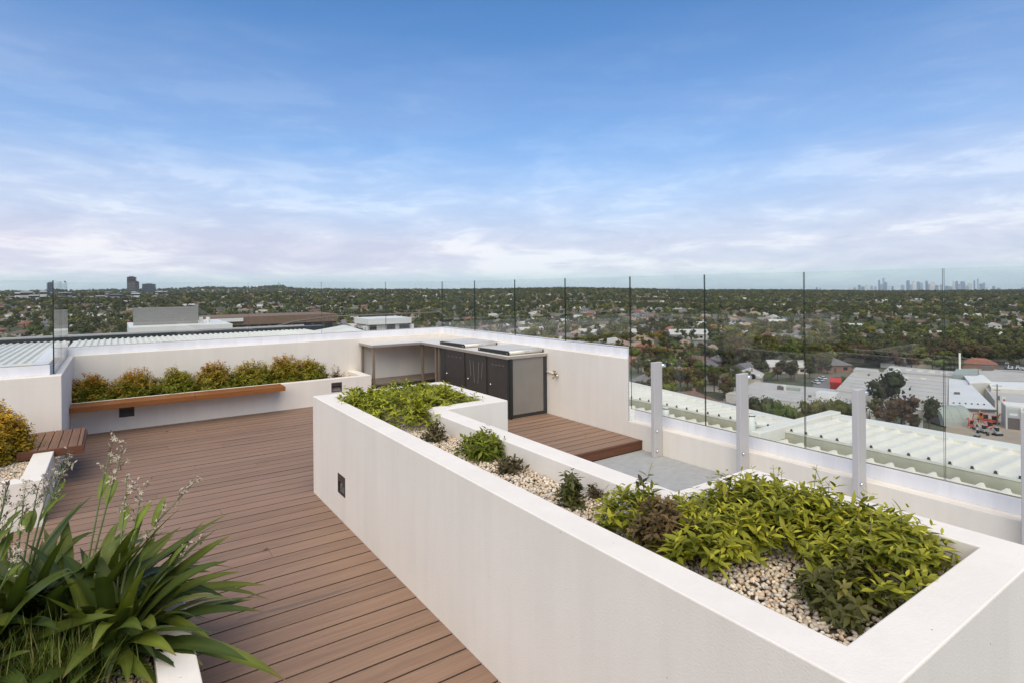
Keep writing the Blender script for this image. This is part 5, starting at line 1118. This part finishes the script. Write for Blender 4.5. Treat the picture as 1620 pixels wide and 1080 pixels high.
def gn_scatter(name, label, meshes, pts, rot, scl, idx_, kind_cat, cat):
    coll = bpy.data.collections.new(name + '_source')
    for i, me in enumerate(meshes): coll.objects.link(bpy.data.objects.new(f'{name}_source_{i:02d}', me))
    me = bpy.data.meshes.new(name); me.from_pydata([tuple(p) for p in pts], [], [])
    for an, ty, arr in (('rot', 'FLOAT', rot), ('scl', 'FLOAT', scl), ('idx', 'INT', idx_)):
        a = me.attributes.new(an, ty, 'POINT'); a.data.foreach_set('value', np.ascontiguousarray(arr, dtype=np.int32 if ty == 'INT' else np.float32))
    o = tag(put(name, me), label, cat, None, 'stuff')
    g_ = bpy.data.node_groups.new(name + '_scatter', 'GeometryNodeTree'); g_.interface.new_socket('Geometry', in_out='INPUT', socket_type='NodeSocketGeometry'); g_.interface.new_socket('Geometry', in_out='OUTPUT', socket_type='NodeSocketGeometry')
    gi = g_.nodes.new('NodeGroupInput'); go = g_.nodes.new('NodeGroupOutput'); ip = g_.nodes.new('GeometryNodeInstanceOnPoints'); ci = g_.nodes.new('GeometryNodeCollectionInfo')
    ci.inputs['Collection'].default_value = coll; ci.inputs['Separate Children'].default_value = True; ci.inputs['Reset Children'].default_value = True
    def na_(n, ty):
        q = g_.nodes.new('GeometryNodeInputNamedAttribute'); q.data_type = ty; q.inputs[0].default_value = n; return q.outputs['Attribute']
    cx = g_.nodes.new('ShaderNodeCombineXYZ'); g_.links.new(na_('rot', 'FLOAT'), cx.inputs[2])
    g_.links.new(gi.outputs[0], ip.inputs['Points']); g_.links.new(ci.outputs[0], ip.inputs['Instance']); ip.inputs['Pick Instance'].default_value = True
    g_.links.new(na_('idx', 'INT'), ip.inputs['Instance Index']); g_.links.new(cx.outputs[0], ip.inputs['Rotation']); g_.links.new(na_('scl', 'FLOAT'), ip.inputs['Scale']); g_.links.new(ip.outputs[0], go.inputs[0])
    md = o.modifiers.new('scatter', 'NODES'); md.node_group = g_
    return o
ri = keep[rest]
gn_scatter('distant_houses', 'mass of tiny roofs of the far suburbs below the skyline', HSINGLE, np.c_[X[ri], Y[ri], Z[ri]], hrz[rest], np.ones(len(ri)), hv[rest], 'houses', 'houses')

# hand placed trees and hedges round the factories
NT = 0
for (px, py, k, h, wd, lb, nm) in ((1184, 672, 'hedge', 10.5, .6, 'dark clipped tree at the start of the factory hedge', 'tree'), (1204, 672, 'hedge', 10.5, .65, 'dark clipped tree second along the factory hedge', 'tree'), (1226, 674, 'green', 10, .65, 'brighter green clipped tree ending the factory hedge', 'tree'), (1246, 676, 'green', 8.5, .7, 'low green tree past the factory hedge end', 'tree'),
        (1255, 668, 'gold', 4.5, 1.0, 'golden bush at the foot of the factory wall', 'bush'), (1292, 672, 'hedgeg', 9.5, .8, 'olive hedge tree in front of the cream factory', 'tree'), (1320, 673, 'hedgeg', 9.5, .8, 'second olive hedge tree in front of the cream factory', 'tree'), (1345, 676, 'hedgeg', 9.5, .8, 'third olive hedge tree in front of the cream factory', 'tree'), (1375, 680, 'olive', 10, .8, 'olive tree right of the third post', 'tree'),
        (1396, 655, 'dark', 16.5, 1.0, 'big dark round tree in front of the beige warehouse roof', 'tree'), (1427, 684, 'plum', 12.5, 1.0, 'dense brown leaved tree below the big dark round one', 'tree'), (1402, 684, 'plum', 9, .9, 'smaller brown leaved tree beside the white roof', 'tree'), (1446, 686, 'dark', 7, .9, 'low dark tree beside the small white block', 'tree'), (1470, 682, 'dark', 11, .62, 'upright dark tree left of the vaulted shed', 'tree'),
        (1010, 590, 'olive', 9, .9, 'olive tree by the end of the tall parapet', 'tree'), (1065, 640, 'green', 6, 1.0, 'green tree beside the brown hip roof', 'tree'), (1106, 655, 'olive', 6, 1.1, 'olive shrub tree in front of the brown hip roofed house', 'tree'), (1130, 620, 'dark', 11, .8, 'dark tall tree by the second glass joint', 'tree'), (1150, 628, 'plum', 10, .9, 'brown dark tree left of the second post', 'tree'), (1207, 600, 'dark', 11, 1.1, 'wide dark tree right of the second post top', 'tree'), (1253, 603, 'dark', 11, .9, 'dark tree behind the factory roof units', 'tree'), (1325, 612, 'green', 6, .9, 'green tree under the red awning', 'tree')):
    p = on_ground(px, py); tree(k, p.x, p.y, h, lb, None, wd, nm)
# nearer trees one can tell apart
X, Y, Z, r, px, py = scatter(4300, 190, 900, 30, 0.75)
bad = near_any(X, Y, HX, HY, 9.5); X, Y, Z, r = X[~bad], Y[~bad], Z[~bad], r[~bad]
order = np.argsort(r); kinds = ['round', 'open', 'tall', 'dark', 'olive', 'green', 'plum', 'gold']
NIND = 280; cnt = 0; used_t = []
for i in order:
    a, b, c2 = proj(X[i], Y[i], Z[i])
    if a < -20 or a > 1640: continue
    k = kinds[RNG.choice(8, p=[.2, .16, .08, .17, .14, .14, .08, .03])]
    tree(k, X[i], Y[i], RNG.uniform(5.5, 11.5), None, None, RNG.uniform(.85, 1.2)); used_t.append(i); cnt += 1
    if cnt >= NIND: break
rst = np.setdiff1d(order, np.array(used_t)); parts_ = [np.c_[X[rst], Y[rst], Z[rst]]]; sc_ = [RNG.uniform(5.5, 11.5, len(rst))]
X, Y, Z, r, px, py = scatter(30000, 850, 4600, 10, 0.95)
bad = near_any(X, Y, HX, HY, 10) & (r < 2400); X, Y, Z, r = X[~bad], Y[~bad], Z[~bad], r[~bad]
parts_.append(np.c_[X, Y, Z]); sc_.append(RNG.uniform(6.5, 13.0, len(X)) * np.interp(r, [850, 3000], [1.0, 1.25]))
X, Y, Z, r, px, py = scatter(7000, 4600, 13000, 4, 1.0, (az_of(1000), az_of(1740)))
parts_.append(np.c_[X, Y, Z]); sc_.append(RNG.uniform(9, 17, len(X)))
PT = np.vstack(parts_); S_ = np.concatenate(sc_); CL = []
for i, sh in enumerate(('round', 'open', 'tall', 'round', 'bush', 'open')): CL.append(quad_mesh('crown', *crown_mesh('c', None, 7, 150, .07, sh, 90 + i), TM['mixed'] if i not in (3,) else TM['dark']))
gn_scatter('distant_trees', 'mass of tree crowns covering the far suburbs to the skyline', CL, PT, RNG.uniform(0, 6.28, len(PT)), S_, RNG.choice(6, len(PT), p=[.26, .2, .1, .22, .12, .1]), 'trees', 'trees')
# the dense belt of dark trees behind the factories
bx_, by_ = [], []
for px in range(1150, 1640, 9):
    for k in range(4):
        p = on_ground(px + RNG.uniform(-5, 5), RNG.uniform(556, 582) + (0 if px > 1300 else 6)); bx_.append(p.x); by_.append(p.y)
BT = np.c_[bx_, by_, ground(np.array(bx_), np.array(by_))]
BT = BT[~in_poly(BT[:, :2], IND)]
gn_scatter('tree_belt', 'dense belt of dark trees between the factories and the far houses', [CROWN['dark'], CROWN['olive'], CROWN['plum'], CROWN['round'], CROWN['open']], BT, RNG.uniform(0, 6.28, len(BT)), RNG.uniform(10, 16, len(BT)), RNG.choice(5, len(BT), p=[.34, .22, .14, .15, .15]), 'trees', 'trees')

# ---- far buildings: office centre to the left, city skyline to the right
def tower_mesh(mat, bands, crown=False, taper=0):
    m = MB(); m.box(-.5, .5, -.5, .5, -.3, 1)
    if taper: m.box(-.32, .32, -.32, .32, 1, 1.06)
    for k in range(bands):
        z0 = (k + .25) / bands; m.box(-.506, .506, -.506, .506, z0, z0 + .5 / bands, 1)
    return m.data('tower', [mat, WIN])
FB = {'white': plain('far_white', (.62, .60, .56), .7, 0, .05, .5), 'beige': plain('far_beige', (.46, .41, .35), .7, 0, .05, .5), 'navy': plain('far_navy_glass', (.035, .055, .085), .25), 'teal': plain('far_teal_glass', (.07, .13, .15), .25), 'brown': plain('far_brown', (.085, .058, .055), .5), 'grey': plain('far_grey', (.22, .225, .235), .6), 'city': plain('city_glass_hazed', (.20, .27, .36), .5), 'city2': plain('city_concrete_hazed', (.34, .38, .43), .6), 'blue': plain('far_blue_grey', (.12, .16, .22), .4)}  # city colours paled and blued to paint in the distance haze
def far_block(px0, px1, ytop, ybase, dist, mat, label, group, name, bands=0, cat='building', ratio=.8):
    c = ray((px0 + px1) / 2, PY); c.z = 0; c.normalize(); d = dist * c.dot(fw); pxc = (px0 + px1) / 2
    X_, Y_ = c.x * dist, c.y * dist; eye_y = PY - (pxc - 810) * math.tan(ROLL)
    w_ = (px1 - px0) / F_PX * d; zt = EYE + (eye_y - ytop) / F_PX * d; zb = min(EYE + (eye_y - ybase) / F_PX * d, gz(X_, Y_))
    o = tag(empty(name, (X_, Y_, zb), -math.atan2(X_, Y_) + RNG.uniform(-.25, .25)), label, cat, group); o.scale = (w_ * .86, w_ * ratio * .86, max(zt - zb, 6))
    m = MB(); m.box(-.5, .5, -.5, .5, 0, 1); m.build('wall', mat, o)
    for k in range(bands): m = MB(); z0 = (k + .3) / bands; m.box(-.504, .504, -.504, .504, z0, z0 + .45 / bands); m.build('window_band', WIN, o)
    m = MB(); m.box(-.3, .2, -.25, .25, 1, 1 + .04); m.build('plant_room', FB['grey'], o)
    return o
D1 = 2150
far_block(75, 86, 447.5, 480, D1, FB['navy'], 'dark navy glass tower, the first of the pair behind the glass corner', 'office towers on the left', 'office_tower', 9)
far_block(87.5, 101, 449, 480, D1 + 60, FB['teal'], 'teal glass tower standing against the dark navy one', 'office towers on the left', 'office_tower', 9)
far_block(101.5, 104.5, 445.5, 478, D1 + 90, FB['navy'], 'thin dark tower edge beside the teal glass tower', 'office towers on the left', 'office_tower', 0)
far_block(202, 215, 438.5, 474, D1, FB['brown'], 'tall brown office tower, highest on the left skyline', 'office towers on the left', 'office_tower', 14)
far_block(214, 220, 446, 474, D1 + 8, FB['brown'], 'lower brown wing stuck to the tall brown tower', 'office towers on the left', 'office_tower', 10)
far_block(226, 246, 449.5, 474, D1 + 40, FB['navy'], 'squat dark blue office block beside the brown tower', 'office towers on the left', 'office_tower', 8)
far_block(247, 263, 461, 478, D1 - 150, FB['white'], 'white office block with banded windows below the blue block', 'low office blocks on the left', 'office_block', 4)
far_block(350, 364, 466, 478, D1 - 200, FB['beige'], 'cream stepped building on the slope left of the hill', 'low office blocks on the left', 'office_block', 3)
for k in range(34):
    xx = RNG.uniform(0, 200) if k < 24 else RNG.uniform(200, 340); wdt = RNG.uniform(5, 20); yb = RNG.uniform(468, 477); hh = RNG.uniform(4, 8)
    cl = ['white', 'beige', 'grey', 'white'][k % 4]
    far_block(xx, xx + wdt, yb - hh, yb, RNG.uniform(1650, 2050), FB[cl], f'low {cl} commercial block spread below the office towers', f'low {cl} commercial blocks', 'office_block', 2, ratio=.7)
CD = 12500
city = [(1391, 444, 3), (1398, 441, 3.2), (1400.5, 447, 6), (1394, 450.5, 6), (1370.5, 452, 5), (1359.5, 451.5, 4), (1379, 453, 4), (1365, 454, 5), (1385, 454, 4), (1407, 454, 4), (1412, 453.5, 3), (1428, 452, 5), (1436.5, 444.5, 5), (1440, 451, 5), (1445.5, 446, 4), (1453, 446.5, 5), (1458, 448, 4), (1466, 445, 3.5), (1471, 450, 5), (1476, 447.5, 8), (1482, 452, 5), (1489, 451, 4), (1498, 453, 6), (1504, 454, 5), (1509, 446.5, 4), (1513.5, 445.5, 4), (1518, 450, 4), (1523, 446, 7), (1530, 453, 5), (1534, 449, 6), (1541.5, 444.2, 2.4), (1547, 442, 2.4), (1552, 449.5, 4), (1556.5, 448, 3.4), (1561, 455, 4), (1572, 453.5, 4), (1580, 456, 5), (1292, 455, 3), (1298, 456, 3), (1345, 456, 6), (1618, 455.5, 4), (1352, 455.5, 5)]
for k, (xx, yt, wdt) in enumerate(city):
    far_block(xx - wdt / 2, xx + wdt / 2, yt, 462, CD + RNG.uniform(-500, 500), FB[['city', 'city2', 'city', 'city2', 'white'][k % 5]], {True: 'slender tall tower of the distant city skyline', False: 'mid height tower of the distant city skyline'}[yt < 447] if yt < 452 else 'low tower of the distant city skyline', 'distant city towers ' + ('tall' if yt < 447 else 'mid' if yt < 452 else 'low'), 'city_tower', 0, 'tower')
# mast on the hill
p = on_ground(441, 457.5); o = thing('lattice_mast', 'small mast on top of the wooded hill left of centre', 'mast', p); m = MB(); m.tube([(0, 0, 0), (0, 0, 26)], [1.2, .6], 5); m.build('shaft', FB['grey'], o); m = MB(); m.tube([(-3, 0, 20), (3, 0, 20)], .6, 5); m.build('arm', FB['grey'], o)

# ---- haze: one box of even pale air round the land, sky outside
hb = MB(); hb.box(-19500, 19500, -19500, 19500, float(GZ.min()) - 5, 190); hz = hb.build('haze', plain('tmp_h', (1, 1, 1))); hz.data.materials.clear(); tag(hz, kind='stuff')
hm = bpy.data.materials.new('haze_air'); hm.use_nodes = True; t = hm.node_tree; t.nodes.clear()
ov = t.nodes.new('ShaderNodeOutputMaterial'); pv = t.nodes.new('ShaderNodeVolumePrincipled'); pv.inputs['Color'].default_value = (.80, .88, 1.0, 1); pv.inputs['Density'].default_value = 2.4e-5; pv.inputs['Anisotropy'].default_value = 0.0
t.links.new(pv.outputs[0], ov.inputs['Volume']); hz.data.materials.append(hm)
